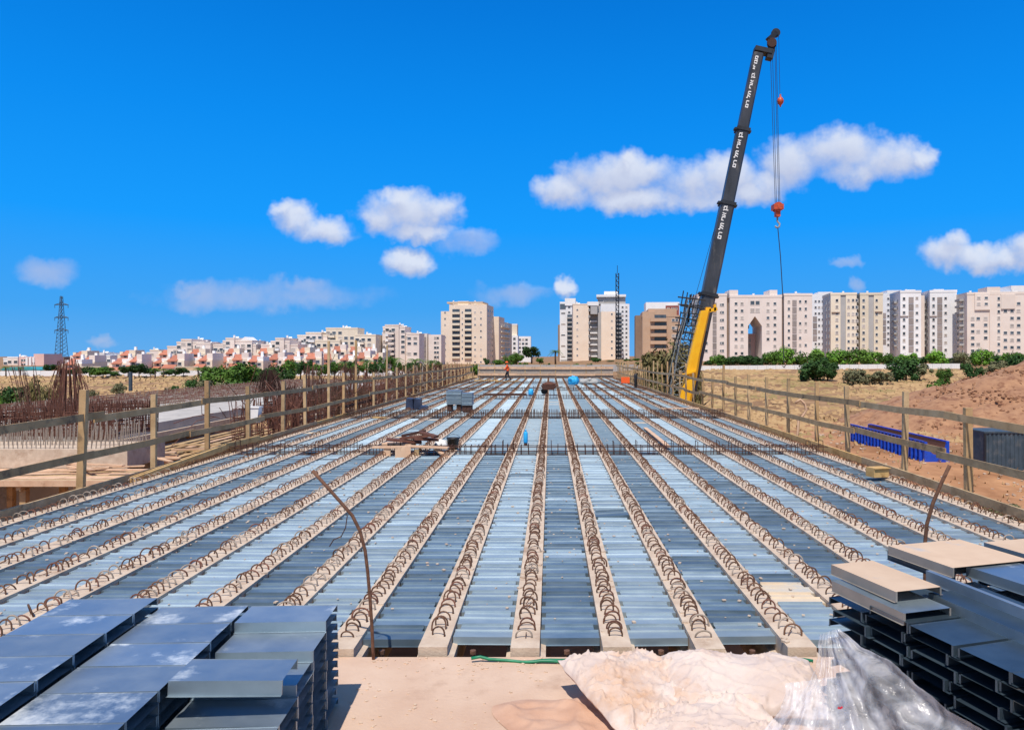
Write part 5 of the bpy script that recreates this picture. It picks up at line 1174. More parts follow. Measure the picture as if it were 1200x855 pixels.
def right_row():
    g = 'apartment blocks in the right hand row'; r = R(-7)
    # long pale pink block with the arch
    b = Bld('apartment_block', 'long pale pink apartment block with a pointed arch opening, right of the crane', 886, 280, R(-2), 'apartment block', g)
    b.blk('wall', 818, 852, 346.5, M['b_pink'], 14); b.parapet(818, 852, 346.5, M['b_pink'], 14)
    b.blk('link_wall', 852, 855, 350, M['b_darkstone_shade'], 14, -3)
    b.blk('wall', 855, 876, 348.5, M['b_pink'], 14, 1); b.blk('wall', 892, 915, 348.5, M['b_pink'], 14, 1)
    # arch: wall above with a pointed soffit
    mb = MB(); zt = b.lz(348.5); pts = [(b.lx(876), b.lz(382)), (b.lx(884), b.lz(370.5)), (b.lx(892), b.lz(382)), (b.lx(892), zt), (b.lx(876), zt)]; mb.prism(pts, 'y', -.995, 13.9); mb.build('arch_wall', M['b_pink'], b.root, org=(0, 0, 0))
    b.blk('far_wall', 876.1, 891.9, 390, M['b_rose'], 13.8, -9.5); b.blk('far_wall', 878, 884.5, 405, M['b_grey'], 12, -6); b.screens(878.5, 884, 396, 418, 4, -5.9)
    mb = MB(); mb.box(b.lx(876.2), b.lx(884), 8.5, 8.9, b.lz(384), b.lz(375)); mb.build('arch_glass', M['pane'], b.root, org=(0, 0, 0))
    b.parapet(855, 915, 348.5, M['b_pink'], 14, 1)
    b.blk('link_wall', 915, 918.5, 350, M['b_darkstone_shade'], 14, -3); b.blk('wall', 918.5, 951, 346.5, M['b_pink'], 14); b.parapet(918.5, 951, 346.5, M['b_pink'], 14)
    for (u0, u1) in ((854.5, 864.5), (901, 910)): b.blk('stair_head', u0, u1, 340, M['b_pink'], 8, .8, 349)
    b.screens(835.5, 840, 354, 417, 8); b.screens(928, 933, 351, 415, 8)
    b.wins((828, 847), 357, 411, 7, 1.1, 1.1); b.wins((845,), 357, 411, 7, .8, .9)
    b.wins((862, 869), 356, 414, 8, 1.1, 1.1, 1); b.wins((899, 907), 356, 414, 8, 1.1, 1.1, 1, .1); b.wins((881, 887), 355, 364, 2, 1.6, 1.5, 1)
    b.wins((924, 937, 943.5), 353.5, 413, 8, .9, 1.1, 0, .15); b.roofkit((823, 828, 836, 843), 346.5)
    b.blk('ground_floor', 840, 950, 421, M['b_grey'], 13.5, -.6, None)
    # white block peeping between
    b = Bld('apartment_block', 'white apartment block half hidden behind the pink arch block and the beige block', 963, 330, r, 'apartment block', g)
    b.blk('wall', 951, 985, 344.5, M['b_white'], 14); b.blk('roof_house', 959, 975, 342, M['b_white'], 8, 0, 344.6); b.wins((956, 960, 964), 353, 410, 9, .9, 1.0); b.screens(953, 957.5, 370, 400, 4)
    # beige pair
    for (uc, us, lab, c) in ((986, (966, 976, 985, 991, 1003), 'beige apartment block with a grey vertical stripe, left one of the beige pair', 'b_cream'), (1022, (1007.5, 1017, 1018, 1024, 1034), 'narrower beige apartment block with a grey vertical stripe, right one of the beige pair', 'b_sand')):
        b = Bld('apartment_block', lab, uc, 285, R(-9), 'apartment block', g); u0, u1, u2, u3, u4 = us
        b.blk('wall', u0 + 1 + (7 if uc == 986 else 0), u2, 345.5, M[c], 15); b.blk('stripe_wall', u2, u3, 345, M['b_grey'], 14, -.3); b.blk('wall', u3, u4, 345.5 - .4, M[c], 15)
        b.parapet(u0 + 1 + (7 if uc == 986 else 0), u4, 345.5, M[c], 15)
        b.wins((u2 - 4,) if uc == 986 else (1012.5,), 352, 405, 8, 1.0, 1.2); b.wins((u3 + 3, u3 + 8, u3 + 12) if uc == 986 else (1027,), 352, 408, 8, .9, 1.1)
        b.sidewins(u0 + 1 + (7 if uc == 986 else 0), False, 353, 410, 8, (3, 8), 1.2, 1.2)
        for (xa, xb, vv) in (((975, 984, 365.5),) if uc == 986 else ((1025, 1033, 365),)): b.blk('ledge', xa, xb, vv, M['b_darkstone_shade'], .5, .35, vv + 1.2)
    b = Bld('apartment_block', 'white apartment block seen behind and right of the beige pair', 1045, 320, r, 'apartment block', g)
    b.blk('wall', 1034, 1056, 344, M['b_white'], 14); b.blk('roof_house', 1040, 1056, 340, M['b_white'], 9, 0, 344.1); b.wins((1041, 1044), 350, 404, 9, .9, 1.0); b.screens(1035, 1038.5, 366, 404, 5)
    # two white blocks
    for (uc, u0, u1, u2, u3, vt, lab) in ((1068, 1056, 1065, 1071, 1078.5, 343, 'white apartment block with a column of grey service balconies, left one of the white pair'), (1107, 1091, 1099, 1105, 1120, 342.5, 'white apartment block with a column of grey service balconies, right one of the white pair')):
        b = Bld('apartment_block', lab, uc, 275, R(-12), 'apartment block', g)
        b.blk('wall', u0, u3, vt, M['b_white'], 16); b.parapet(u0, u3, vt, M['b_white'], 16); b.blk('roof_house', u1 - 2, u2 + 3, vt - 4.2, M['b_white'], 8, -2, vt + .1)
        b.screens(u1, u2 - .6, 347.5, 413, 8, 0, .12); b.wins((u0 + 4,), 350, 407, 8, .9, 1.2); b.wins((u2 + 3,), 349.5, 410, 8, .9, 1.0); b.sidewins(u0, False, 352, 408, 8, (4, 10), 1.2, 1.2)
        b.blk('side_wing', u3, u3 + 8, vt + 2, M['b_taupe'], 12, -5); b.blk('ledge', u0, u1 - .5, 370, M['b_darkstone_shade'], .5, .3, 371)
        for i in range(8): b.blk('side_balcony', u0 - 3, u0, 352 + i * 7.4, M['b_grey'], 9, -5, 354 + i * 7.4)
    # large taupe block
    b = Bld('apartment_block', 'large taupe pink apartment block with a raised roof head, rightmost in the row', 1166, 262, R(-11), 'apartment block', g)
    b.blk('wall', 1136, 1199, 345, M['b_taupe'], 20); b.parapet(1136, 1199, 345, M['b_taupe'], 20); b.blk('roof_house', 1158, 1172, 336, M['b_taupe'], 9, -.4, 345.1)
    b.blk('bay', 1144, 1160, 343, M['b_taupe'], .02, .5, 363); b.blk('bay', 1172, 1187, 345.2, M['b_taupe'], .02, .45, 362); b.blk('bay', 1160.1, 1171.9, 346, M['b_taupe'], .02, .35)
    b.wins((1148, 1156), 349, 356, 2, 1.1, .9, .5); b.wins((1142, 1148, 1156), 373, 411, 6, 1.2, 1.1, 0, .2); b.wins((1169.5,), 350, 411, 9, .9, 1.2, .35); b.wins((1177, 1184, 1191), 356, 407, 7, 1.2, 1.1, .0, .25)
    b.sidewins(1136, False, 353, 412, 9, (4, 9, 15), 1.4, 1.4)
    for i in range(8): b.blk('side_balcony', 1131, 1136, 349 + i * 7.6, M['b_grey'], 8, -3, 351.5 + i * 7.6)
    b = Bld('apartment_block', 'white apartment block rising behind the large taupe block at the right edge', 1200, 320, r, 'apartment block', g)
    b.blk('wall', 1150, 1240, 341.5, M['b_white'], 16); b.blk('roof_house', 1186, 1215, 334.5, M['b_white'], 10, 0, 341.6); b.wins((1183, 1188, 1191), 344.5, 352, 1, 1.0, 1.0)
    # low line of service walls
right_row()

def centre_blocks():
    g = 'apartment towers in the centre background'
    b = Bld('apartment_tower', 'cream apartment tower with two columns of dark balconies, left of the deck end', 543, 390, R(-7), 'tower', g)
    b.blk('wall', 516, 526, 364.5, M['b_peach'], 18); b.blk('wall', 526, 571, 357, M['b_peach'], 18); b.parapet(523.5, 566, 355.5, M['b_tan'], 14); b.blk('roof_house', 535, 548, 352.5, M['b_peach'], 8, -2, 357.2)
    b.blk('wall', 570.95, 578, 369, M['b_peach'], 34, -17); b.blk('side_wall', 571, 577.5, 374, M['b_sand'], 60, -19)
    for (u0, u1) in ((529.5, 539), (544.5, 553)): b.balconies(u0, u1, 361.5, 420, 9, M['b_sand'], 0, .9, .62)
    b.wins((521, 557, 564), 366, 424, 9, .9, .9, 0, .1); b.wins((541.8,), 366, 420, 9, .7, 1.0)
    b.sidewins(571, True, 364, 424, 10, (4, 9, 14), 1.8, 1.5)
    b.sidewins(577.5, True, 378, 422, 7, tuple(20 + 4.5 * q for q in range(8)), 2.2, 1.8)
    for i in range(8): b.blk('side_balcony', 577.5, 580, 380 + i * 6.2, M['b_sand'], 50, -22, 381.8 + i * 6.2)
    b = Bld('apartment_tower', 'narrow pale sand tower behind the cream balcony tower', 598, 470, 0, 'tower', g)
    b.blk('wall', 588, 606, 381, M['b_sand'], 14); b.blk('wall', 590, 607, 393, M['b_white'], 14, 2); b.wins((593, 598, 603), 397, 424, 6, 1.6, 1.6, 2); b.parapet(588, 606, 381, M['b_white'], 14)
    b = Bld('apartment_tower', 'low white block right of the narrow sand tower', 614, 520, 0, 'tower', g)
    b.blk('wall', 606, 622, 394, M['b_white'], 14); b.wins((609, 613, 617), 398, 412, 4, 1.8, 1.6)
    # middle cluster
    b = Bld('apartment_tower', 'white stepped tower at the left of the central tower cluster', 665, 430, R(-3), 'tower', g)
    b.blk('wall', 656, 671, 353.5, M['b_white'], 20); b.blk('roof_house', 662, 674.5, 349.5, M['b_white'], 14, .5, 358); b.blk('side_wall', 653.5, 656, 380, M['b_darkstone_shade'], 18, -4)
    mb = MB(); mb.box(b.lx(656.3), b.lx(663), -.2, 3, b.lz(362), b.lz(356)); mb.build('penthouse_glass', M['pane'], b.root, org=(0, 0, 0))
    b.wins((660,), 367, 418, 5, 2.4, .8); b.wins((667,), 360, 366, 2, 1.4, 1.2)
    b.balconies(664.5, 673, 368, 420, 10, M['b_grey'], 0, 2.2, .7); b.blk('podium', 657, 675, 421, M['b_grey'], 6, 1.5)
    b = Bld('apartment_tower', 'tan tower with a dark glazed stair slot in the central cluster', 695, 400, 0, 'tower', g)
    b.blk('wall', 671.5, 690, 357, M['b_peach'], 18); b.parapet(671.5, 690, 357, M['b_peach'], 18, 0, .6); b.blk('stair_back_wall', 690, 704.5, 357.5, M['b_grey'], 16, -5); b.blk('stair_head', 688.5, 701.5, 353.5, M['b_white'], 9, .4, 358); b.blk('lintel', 692, 700, 358, M['b_grey'], 6, .2, 368)
    b.blk('wall', 704.5, 721, 365, M['b_peach'], 18); b.blk('fin_wall', 701, 704.4, 366, M['b_grey'], 12, -1); b.wins((676.5,), 363, 424, 9, .9, .9); b.wins((690.4,), 363, 424, 9, .8, 1.0, .1); b.wins((717,), 368, 416, 7, .9, 1.0)
    b.balconies(692, 700.5, 370, 418, 7, M['b_white'], -5.2, 1.6, .75)
    b = Bld('apartment_tower', 'tall white tower with grey roof storey at the back of the central cluster', 718, 440, R(-4), 'tower', g)
    b.blk('wall', 704, 737.5, 356, M['b_white'], 20); b.blk('roof_storey', 700.5, 733, 347.5, M['b_grey'], 18, -1, 356.1); b.blk('roof_slab', 699, 733.5, 345, M['b_white'], 18, .4, 347.8); b.blk('roof_house', 708, 724, 341, M['b_white'], 8, -2, 345.1)
    b.wins((734, 729.5), 360, 420, 13, 1.2, 1.2); b.wins((714,), 353, 354, 1, 7, .8, .0, 0, 0); b.balconies(721, 728.5, 366, 420, 11, M['b_grey'], 0, 1.6, .72)
    b = Bld('apartment_tower', 'brown apartment block with stacked balconies left of the crane', 773, 330, R(-4), 'tower', g)
    b.blk('wall', 753, 767, 365, M['b_brown'], 20); b.blk('wall', 753.5, 797, 371, M['b_brown'], 19.5, -.4); b.blk('wall', 760, 793, 361.5, M['b_brown'], 18, -.8); b.blk('side_wall', 745.5, 753.4, 368.5, M['b_darkstone_shade'], 16, -6)  # side_wall: shade on the left face painted as a darker tone
    b.balconies(762, 781, 368, 412, 5, M['b_brown'], -.3, 1.8, .55); b.wins((757.5, 789, 793), 375, 412, 5, 1.3, 1.2, -.3); b.parapet(753, 797, 371, M['b_brown'], 19, -.4, .7)
    b = Bld('apartment_tower', 'white block with dark red roof panels behind the brown block', 777, 380, R(-4), 'tower', g)
    b.blk('wall', 757, 796, 354, M['b_white'], 16); b.blk('red_panel', 780, 795.5, 358, M['b_redpanel'], 1, .2, 372); b.wins((783, 788, 792), 362, 363, 1, 1.2, 1.2, .25)
    # slim lattice mast of a distant tower crane
    D = 425; root = thing('crane_mast', 'slim dark lattice mast rising above the central tower cluster', 'mast', (X(722, D), D, ground_h(X(722, D), D))); mb = MB(); x = X(722, D); k = .5 * 1.6; z0, z1 = ground_h(x, D), Z(322, D)
    for sx in (-k, k):
        for sy in (-k, k): mb.tube([(x + sx, D + sy - 8, z0), (x + sx, D + sy - 8, z1)], .2, 4)
    n = 36
    for i in range(n):
        a, b_ = z0 + (z1 - z0) * i / n, z0 + (z1 - z0) * (i + 1) / n
        for sy in (-k, k): mb.tube([(x - k if i % 2 else x + k, D + sy - 8, a), (x + k if i % 2 else x - k, D + sy - 8, b_)], .14, 4)
    mb.build('mast', M['darksteel'], root); mb = MB(); mb.tube([(x, D - 8, z1), (x, D - 8, Z(313, D))], .15, 4); mb.build('antenna', M['darksteel'], root)
centre_blocks()

def left_blocks():
    g = 'stepped apartment blocks on the left skyline'
    def stepped(label, uc, D, parts, mat, rot=0, gable=None):
        b = Bld('terraced_block', label, uc, D, rot, 'apartment block', g)
        for i, (u0, u1, vt) in enumerate(parts):
            fr = .6 * i; b.blk('wall', u0, u1, vt, M[mat] if i % 2 == 0 else M['b_pink'], 12 + 2 * (i % 3), fr); b.parapet(u0, u1, vt, M[mat], 12 + 2 * (i % 3), fr, .7)
            n = max(1, int((418 - vt) / 6)); um = [u0 + 2.5 + q for q in range(0, int(u1 - u0 - 3), 7)]
            b.wins(um, vt + 4.5, vt + 4.5 + 6 * (n - 1), n, 1.7, 1.3, fr, .25, .2)
            if u1 - u0 > 14: b.balconies(u0 + 4, u0 + 11, vt + 4, vt + 4 + 6.0 * max(1, n - 1), max(1, n - 1), M['b_white' if i % 2 else mat], fr, 1.8, .55)
        if gable:
            u0, u1, v0, v1 = gable; mb = MB(); mb.prism([(b.lx(u0), b.lz(v0)), (b.lx(u1), b.lz(v0)), (b.lx((u0 + u1) / 2), b.lz(v1))], 'y', -.2, 9); mb.build('gable', M['b_white'], b.root, org=(0, 0, 0))
        return b
    stepped('stepped cream block with wide curved balconies left of the cream tower', 470, 340, [(448, 481, 391), (449, 475, 384), (452, 468, 382), (478, 492, 392)], 'b_taupe')
    b = Bld('terraced_block', 'slim grey pink slab between the stepped block and the cream tower', 500, 360, 0, 'apartment block', g); b.blk('wall', 488, 500, 390.5, M['b_taupe'], 12, -2); b.blk('wall', 502, 517, 392, M['b_pink'], 14); b.wins((510, 513), 396, 424, 6, 1.2, 1.2); b.screens(493, 498.5, 394, 424, 5, -1.9)
    stepped('broad stepped pale block with a central tower and low wings', 408, 330, [(382, 419, 385.5), (349, 384, 394), (417, 441, 393.5), (360, 378, 391), (366, 400, 400)], 'b_cream')
    b = Bld('terraced_block', 'narrow pale slab right of the broad stepped block', 444, 350, 0, 'apartment block', g); b.blk('wall', 440, 447, 398, M['b_white'], 12); b.wins((443.5,), 402, 420, 4, 1.0, 1.0)
    stepped('small stepped pale block with a single roof cube, right of the gabled block', 328, 310, [(306, 349, 405), (318, 340, 401), (324, 334, 397.5)], 'b_taupe')
    stepped('stepped pale block with a white gable and tall narrow slots', 276, 310, [(250, 300, 405), (262, 296, 400.5), (266, 276, 397.5)], 'b_taupe', 0, (277, 297, 402, 394.5))
    stepped('stepped pale terrace block farthest left of the large ones', 222, 310, [(196, 250, 407), (208, 240, 402), (214, 226, 399), (232, 249, 403.5)], 'b_taupe')
    for q, (u, w, vt, D, c) in enumerate([(352, 18, 399, 372, 'b_white'), (300, 16, 402, 372, 'b_cream'), (236, 16, 405, 380, 'b_white'), (428, 20, 396, 372, 'b_cream'), (181, 18, 411, 372, 'b_cream'), (158, 20, 415, 380, 'b_white'), (135, 16, 417, 372, 'b_taupe'), (264, 14, 403, 390, 'b_white'), (378, 16, 398, 380, 'b_taupe')]):
        stepped('pale back row block on the left hillside, %s of the back row' % ORD[sorted([352, 300, 236, 428, 181, 158, 135, 264, 378]).index(u)], u, D, [(u - w / 2, u + w / 2, vt + 3), (u - w / 4, u + w / 3, vt)], c)
    stepped('small white stepped block behind the red roofed houses at the left', 110, 330, [(90, 129, 418), (96, 112, 414), (114, 124, 415)], 'b_white', 0, (97, 112, 417, 413))
    b = Bld('terraced_block', 'pink block with white ribs at the far left', 38, 330, 0, 'apartment block', g); b.blk('wall', 22, 50, 418, M['b_rose'], 14)
    for u in (31, 35, 39): b.blk('rib', u, u + 2.4, 418.5, M['b_white'], .2, .6)
    b.blk('wall', 40, 52, 414.5, M['b_rose'], 12, .3); b.wins((26, 29), 422, 432, 3, 1.0, 1.0)
    stepped('white stepped block at the left picture edge', 13, 340, [(4, 22, 421), (10, 22, 419.5)], 'b_white')
    b = Bld('terraced_block', 'dark stone block right of the pink block', 62, 350, 0, 'apartment block', g); b.blk('wall', 52, 75, 418, M['b_darkstone_shade'], 12); b.wins((56, 61, 66), 422, 430, 2, 1.4, 1.2)
    b = Bld('market_shed', 'low shed with a teal canopy at the left picture edge', 22, 260, 0, 'shed', None); b.blk('wall', 2, 44, 433.5, M['b_white'], 8); mb = MB(); mb.prism([(b.lx(0), b.lz(433.4)), (b.lx(46), b.lz(433.4)), (b.lx(36), b.lz(430)), (b.lx(8), b.lz(430))], 'y', -.6, 9); mb.build('canopy', pmat('teal_canopy', '#2f8f96', '#49a5aa', .5, .6), b.root, org=(0, 0, 0)); b.wins((8, 16, 24, 32), 436.5, 437, 1, 2.4, 1.2)
    # red roofed row houses
    hx = [(84, 28), (101, 24), (139, 30), (157, 22), (186, 26), (204, 30), (222, 28), (239, 26), (262, 30), (280, 28), (298, 26), (322, 30), (341, 28), (366, 28), (385, 28), (405, 26), (424, 26), (441, 20)]
    hx = [(u, w, 0) for u, w in hx] + [(92, 26, 1), (148, 26, 1), (194, 26, 1), (230, 26, 1), (271, 24, 1), (310, 26, 1), (354, 24, 1), (376, 24, 1), (396, 24, 1), (415, 22, 1), (433, 22, 1)]; hx.sort()
    for i, (u, w, tier) in enumerate(hx):
        D = 262 + (i * 37 % 5) * 4 + 34 * tier; vt = 426.0 - (u - 84) * .016 - (i % 3) - 8.5 * tier; b = Bld('row_house', 'pale row house with red tiled roof, %s house from the left' % ORD[i], u, D, R(rnd.uniform(-14, 14)), 'house', 'red roofed row houses on the left')
        c = M[('b_cream', 'b_pink', 'b_sand', 'b_peach')[i % 4]]; h = b.lz(vt); ww = w * b.k * .78
        mb = MB(); mb.box(-ww / 2, ww / 2, 0, 9, 0, h); mb.box(-ww / 2 + .4, ww * .1, -2.0, .02, 0, h - 2.6); mb.build('wall', c, b.root, org=(0, 0, 0))
        mb = MB(); mb.box(ww * .12, ww / 2 - .2, .6, 8, h, h + 1.5 + (i % 3) * .5); mb.box(-ww / 2 + .3, -ww / 2 + 1.6, 1.2, 7, h, h + 1.3); mb.build('upper_storey', M[('b_white', 'b_cream', 'b_pink')[i % 3]], b.root, org=(0, 0, 0))
        rf = MB(); xa, xb = -ww / 2 + 1.2, ww * .16
        rf.add([(xa, -.7, h - .2), (xb, -.7, h - .2), (xb, 4.6, h + 1.9), (xa, 4.6, h + 1.9), (xb, 9.4, h - .1), (xa, 9.4, h - .1), (xa, -.7, h - .45), (xb, -.7, h - .45)], [(0, 1, 2, 3), (3, 2, 4, 5), (6, 7, 1, 0), (1, 4, 2), (0, 3, 5)]); rf.build('roof', M['tile'], b.root, org=(0, 0, 0))
        rf = MB(); rf.add([(-ww / 2 + .1, -2.5, h - 2.75), (ww * .1 + .4, -2.5, h - 2.75), (ww * .1 + .4, .0, h - 1.5), (-ww / 2 + .1, .0, h - 1.5), (-ww / 2 + .1, -2.5, h - 2.9), (ww * .1 + .4, -2.5, h - 2.9)], [(0, 1, 2, 3), (4, 5, 1, 0)]); rf.build('porch_roof', M['tile'], b.root, org=(0, 0, 0))
        mb = MB(); mb.box(ww * .2, ww * .2 + .9, 3.4, 4.3, h + 1.2, h + 3.4); mb.build('chimney', M['b_white'], b.root, org=(0, 0, 0))
        for (x, z) in ((ww * .28, h - 1.3), (ww * .28, h - 4.2), (-ww * .05, h - .9)):
            if z > .8: link('window', b.winmesh(1.3, 1.2, M['pane']), b.root, (x, -.03, z))
    # plinth walls and boundary wall
    root = thing('boundary_wall', 'long low white boundary wall in front of the left houses', 'wall', (X(150, 232), 232, ground_h(X(150, 232), 232)))
    u = -30
    while u < 470:
        D = 232; mb = MB(); x0, x1 = X(u, D), X(u + 15.5, D); zt = Z(434.5, D) + rnd.uniform(-.1, .1); mb.box(x0, x1 - .05, D, D + .35, ground_h(x0, D) - .5, zt); mb.build('panel', M['b_white'], root); u += 15.5
    for i, (u0, u1, vt, lab) in enumerate([(94, 118, 430, 'low sand coloured garden wall below the first red roofs'), (205, 232, 430, 'low sand coloured garden wall behind the palm trees'), (338, 362, 429, 'low sand coloured garden wall below the broad stepped block')]):
        b = Bld('garden_wall', lab, (u0 + u1) / 2, 246, 0, 'wall', 'garden walls on the left'); b.blk('panel', u0, u1, vt, M['b_tan'], .5); b.blk('coping', u0 - .4, u1 + .4, vt - .8, M['b_sand'], .6, .1, vt)
left_blocks()

def pylon():
    D = 360.; x = X(72, D); z0 = ground_h(x, D); root = thing('power_pylon', 'grey lattice power pylon standing on the left skyline', 'pylon', (x, D, z0)); z1 = Z(347, D); mb = MB(); n = 18
    def half(t): return 1.9 * (1 - t) ** 1.15 + .4
    for i in range(n):
        t0, t1 = i / n, (i + 1) / n; a, b = half(t0), half(t1); za, zb = z0 + (z1 - z0) * t0, z0 + (z1 - z0) * t1
        for (sx, sy) in ((-1, -1), (1, -1), (1, 1), (-1, 1)): mb.tube([(x + sx * a, D + sy * a, za), (x + sx * b, D + sy * b, zb)], .13, 4)
        for sy in (-1, 1): mb.tube([(x - a, D + sy * a, za), (x + b, D + sy * b, zb)], .07, 3); mb.tube([(x + a, D + sy * a, za), (x - b, D + sy * b, zb)], .07, 3)
        for sx in (-1, 1): mb.tube([(x + sx * a, D - a, za), (x + sx * b, D + b, zb)], .07, 3)
        mb.tube([(x - b, D - b, zb), (x + b, D - b, zb)], .1, 3)
    mb.build('lattice_tower', M['container'], root)
    for v in (357, 372, 387):
        z = Z(v, D); mb = MB()
        for s_ in (-1, 1):
            mb.tube([(x, D, z + .9), (x + s_ * 3.4, D, z)], .18, 4); mb.tube([(x, D, z - .1), (x + s_ * 3.4, D, z)], .18, 4); mb.tube([(x + s_ * 3.3, D, z), (x + s_ * 3.3, D, z - 1.6)], .14, 4)
        mb.build('cross_arm', M['container'], root)
    mb = MB(); mb.tube([(X(153, 140), 140, ground_h(X(153, 140), 140)), (X(153, 140), 140, Z(436, 140))], .35, 8); tag(mb.build('dark_post', M['container'], org=(X(153, 140), 140, -4)), 'thick dark post standing in the dry field on the left', 'post')
pylon()

def white_fence():
    root = thing('panel_fence', 'long white panel fence crossing the field in front of the right hand blocks', 'fence', (X(960, 190), 190, ground_h(X(960, 190), 190)))
    u = 812
    while u < 1118:
        D = 190 + (u - 812) * .02; w = 10.8; x0, x1 = X(u, D), X(u + w, D); zt = Z(428.6 - (u - 812) * .009, D); zb = min(ground_h(x0, D), ground_h(x1, D)) - .3
        mb = MB(); x = x0; pol = []
        while x < x1 - .05: pol += [(x, D), (x + .12, D + .05), (x + .24, D + .05), (x + .36, D)]; x += .48
        pol = [p for p in pol if p[0] <= x1 - .04] + [(x1 - .04, D), (x1 - .04, D + .12), (x0, D + .12)]
        mb.prism(pol, 'z', zb, zt); mb.build('panel', M['white'], root); mb = MB(); mb.box(x1 - .035, x1 - .005, D - .06, D + .16, zb, zt + .12); mb.build('post', M['tarpgrey'], root); u += w
white_fence()

# ------------------------------------------------------------------ vegetation
def crown_mesh(seed, n, leaf, mat, flat=1.0, lumps=15, holes=.0):
    rr = random.Random(seed); mb = MB(); L_ = []
    for _ in range(lumps):
        a = rr.uniform(0, 6.28); q = rr.uniform(.2, .75); z = rr.uniform(-.45, .6) * (1.1 - q * .5); L_.append((q * math.cos(a), q * math.sin(a), z, rr.uniform(.16, .42)))
    L_.append((0, 0, .1, .5))
    for _ in range(n):
        c = rr.choice(L_); a = rr.uniform(0, 6.28); ct = rr.uniform(-1, 1); st = math.sqrt(1 - ct * ct); q = c[3] * (rr.random() ** .33) * rr.uniform(.8, 1.12)
        p = Vector((c[0] + q * st * math.cos(a), c[1] + q * st * math.sin(a), (c[2] + q * ct) * flat))
        d = Vector((st * math.cos(a), st * math.sin(a), ct)) + Vector((rr.gauss(0, .5), rr.gauss(0, .5), rr.gauss(0, .5) + .25)); d.normalize()
        t = d.cross(Vector((rr.gauss(0, 1), rr.gauss(0, 1), rr.gauss(0, 1)))).normalized(); b = d.cross(t); s_ = leaf * rr.uniform(.6, 1.3)
        mb.add([p - t * s_ * .5, p + b * s_ * .32, p + t * s_ * .6, p - b * s_ * .32], [(0, 1, 2, 3)])
    return mb.mesh('crown', mat)
CR = {}
for key, mat, fl in (('leaf', 'leaf', .95), ('leaf_dark', 'leaf_dark', .95), ('leaf_olive', 'leaf_olive', 1.0), ('leaf_lime', 'leaf_lime', .9), ('leaf_scrub', 'leaf_scrub', .8)):
    CR[key] = [crown_mesh(7 * i + len(key), 5200 if key == 'leaf_olive' else 2400, .10 if key == 'leaf_olive' else .13, M[mat], fl) for i in range(3)]
def trunk_mesh(seed):
    rr = random.Random(seed); mb = MB(); mb.tube([(0, 0, -.1), (rr.uniform(-.03, .03), 0, .35), (rr.uniform(-.05, .05), rr.uniform(-.05, .05), .75)], [.055, .04, .025], 7)
    for k in range(5):
        a = k * 1.3 + rr.random(); z = .35 + .07 * k; mb.tube([(0, 0, z), (.16 * math.cos(a), .16 * math.sin(a), z + .17), (.3 * math.cos(a), .3 * math.sin(a), z + .3)], [.025, .016, .008], 5)
    return mb.mesh('trunk', M['bark'], True)
TR = [trunk_mesh(i) for i in range(3)]
def tree(name, label, u, vt, vb, D, wpx, kind, group, cat='tree', trunk=True, hgt=None):
    x = X(u, D); zg = ground_h(x, D); zt = Z(vt, D); h = zt - zg; r = wpx * D / F / 2 * 1.35
    if h < .4: h = .6
    root = thing(name, label, cat, (x, D, zg), rnd.uniform(0, 6.28), group)
    cb = .12 * h if trunk else 0; ch = h - cb
    cm = link('crown', rnd.choice(CR[kind]), root, (0, 0, cb + ch * (.5 if trunk else .38))); cm.scale = (r, r, ch * (.59 if trunk else .68))
    t = link('trunk', rnd.choice(TR), root); t.scale = (h * .8, h * .8, max(.3, cb + ch * .4) / .75)
    return root
PALM = None
def palm(label, u, vt, D, group):
    global PALM
    x = X(u, D); zg = ground_h(x, D); h = Z(vt, D) - zg; root = thing('palm_tree', label, 'palm tree', (x, D, zg), rnd.uniform(0, 6), group)
    if PALM is None:
        mb = MB(); mb.tube([(0, 0, 0), (.02, 0, .4), (0, .01, .78)], [.05, .04, .045], 8); tm = mb.mesh('trunk', M['bark'], True); mb = MB(); rr = random.Random(2)
        for k in range(22):
            a = k * 2.4; el = rr.uniform(-.3, 1.1); pts = []
            for q in range(6): t = q / 5; pts.append(Vector((math.cos(a) * .42 * t * math.cos(el * (1 - .3 * t)), math.sin(a) * .42 * t * math.cos(el * (1 - .3 * t)), .78 + .3 * t * math.sin(el) - .22 * t * t)))
            s_ = Vector((-math.sin(a), math.cos(a), 0))
            for q in range(5):
                for sd in (-1, 1):
                    for hh in (0, .5):
                        p = pts[q].lerp(pts[q + 1], hh); e = p + s_ * sd * .09 * (1 - .5 * q / 5) + (pts[q + 1] - pts[q]) * .6 + Vector((0, 0, -.04)); w = (pts[q + 1] - pts[q]) * .28; mb.add([p, p + w, e], [(0, 1, 2)])
        PALM = (tm, mb.mesh('crown', M['leaf_palm']))
    for nm, me in zip(('trunk', 'crown'), PALM): o = link(nm, me, root); o.scale = (h * 1.15, h * 1.15, h)
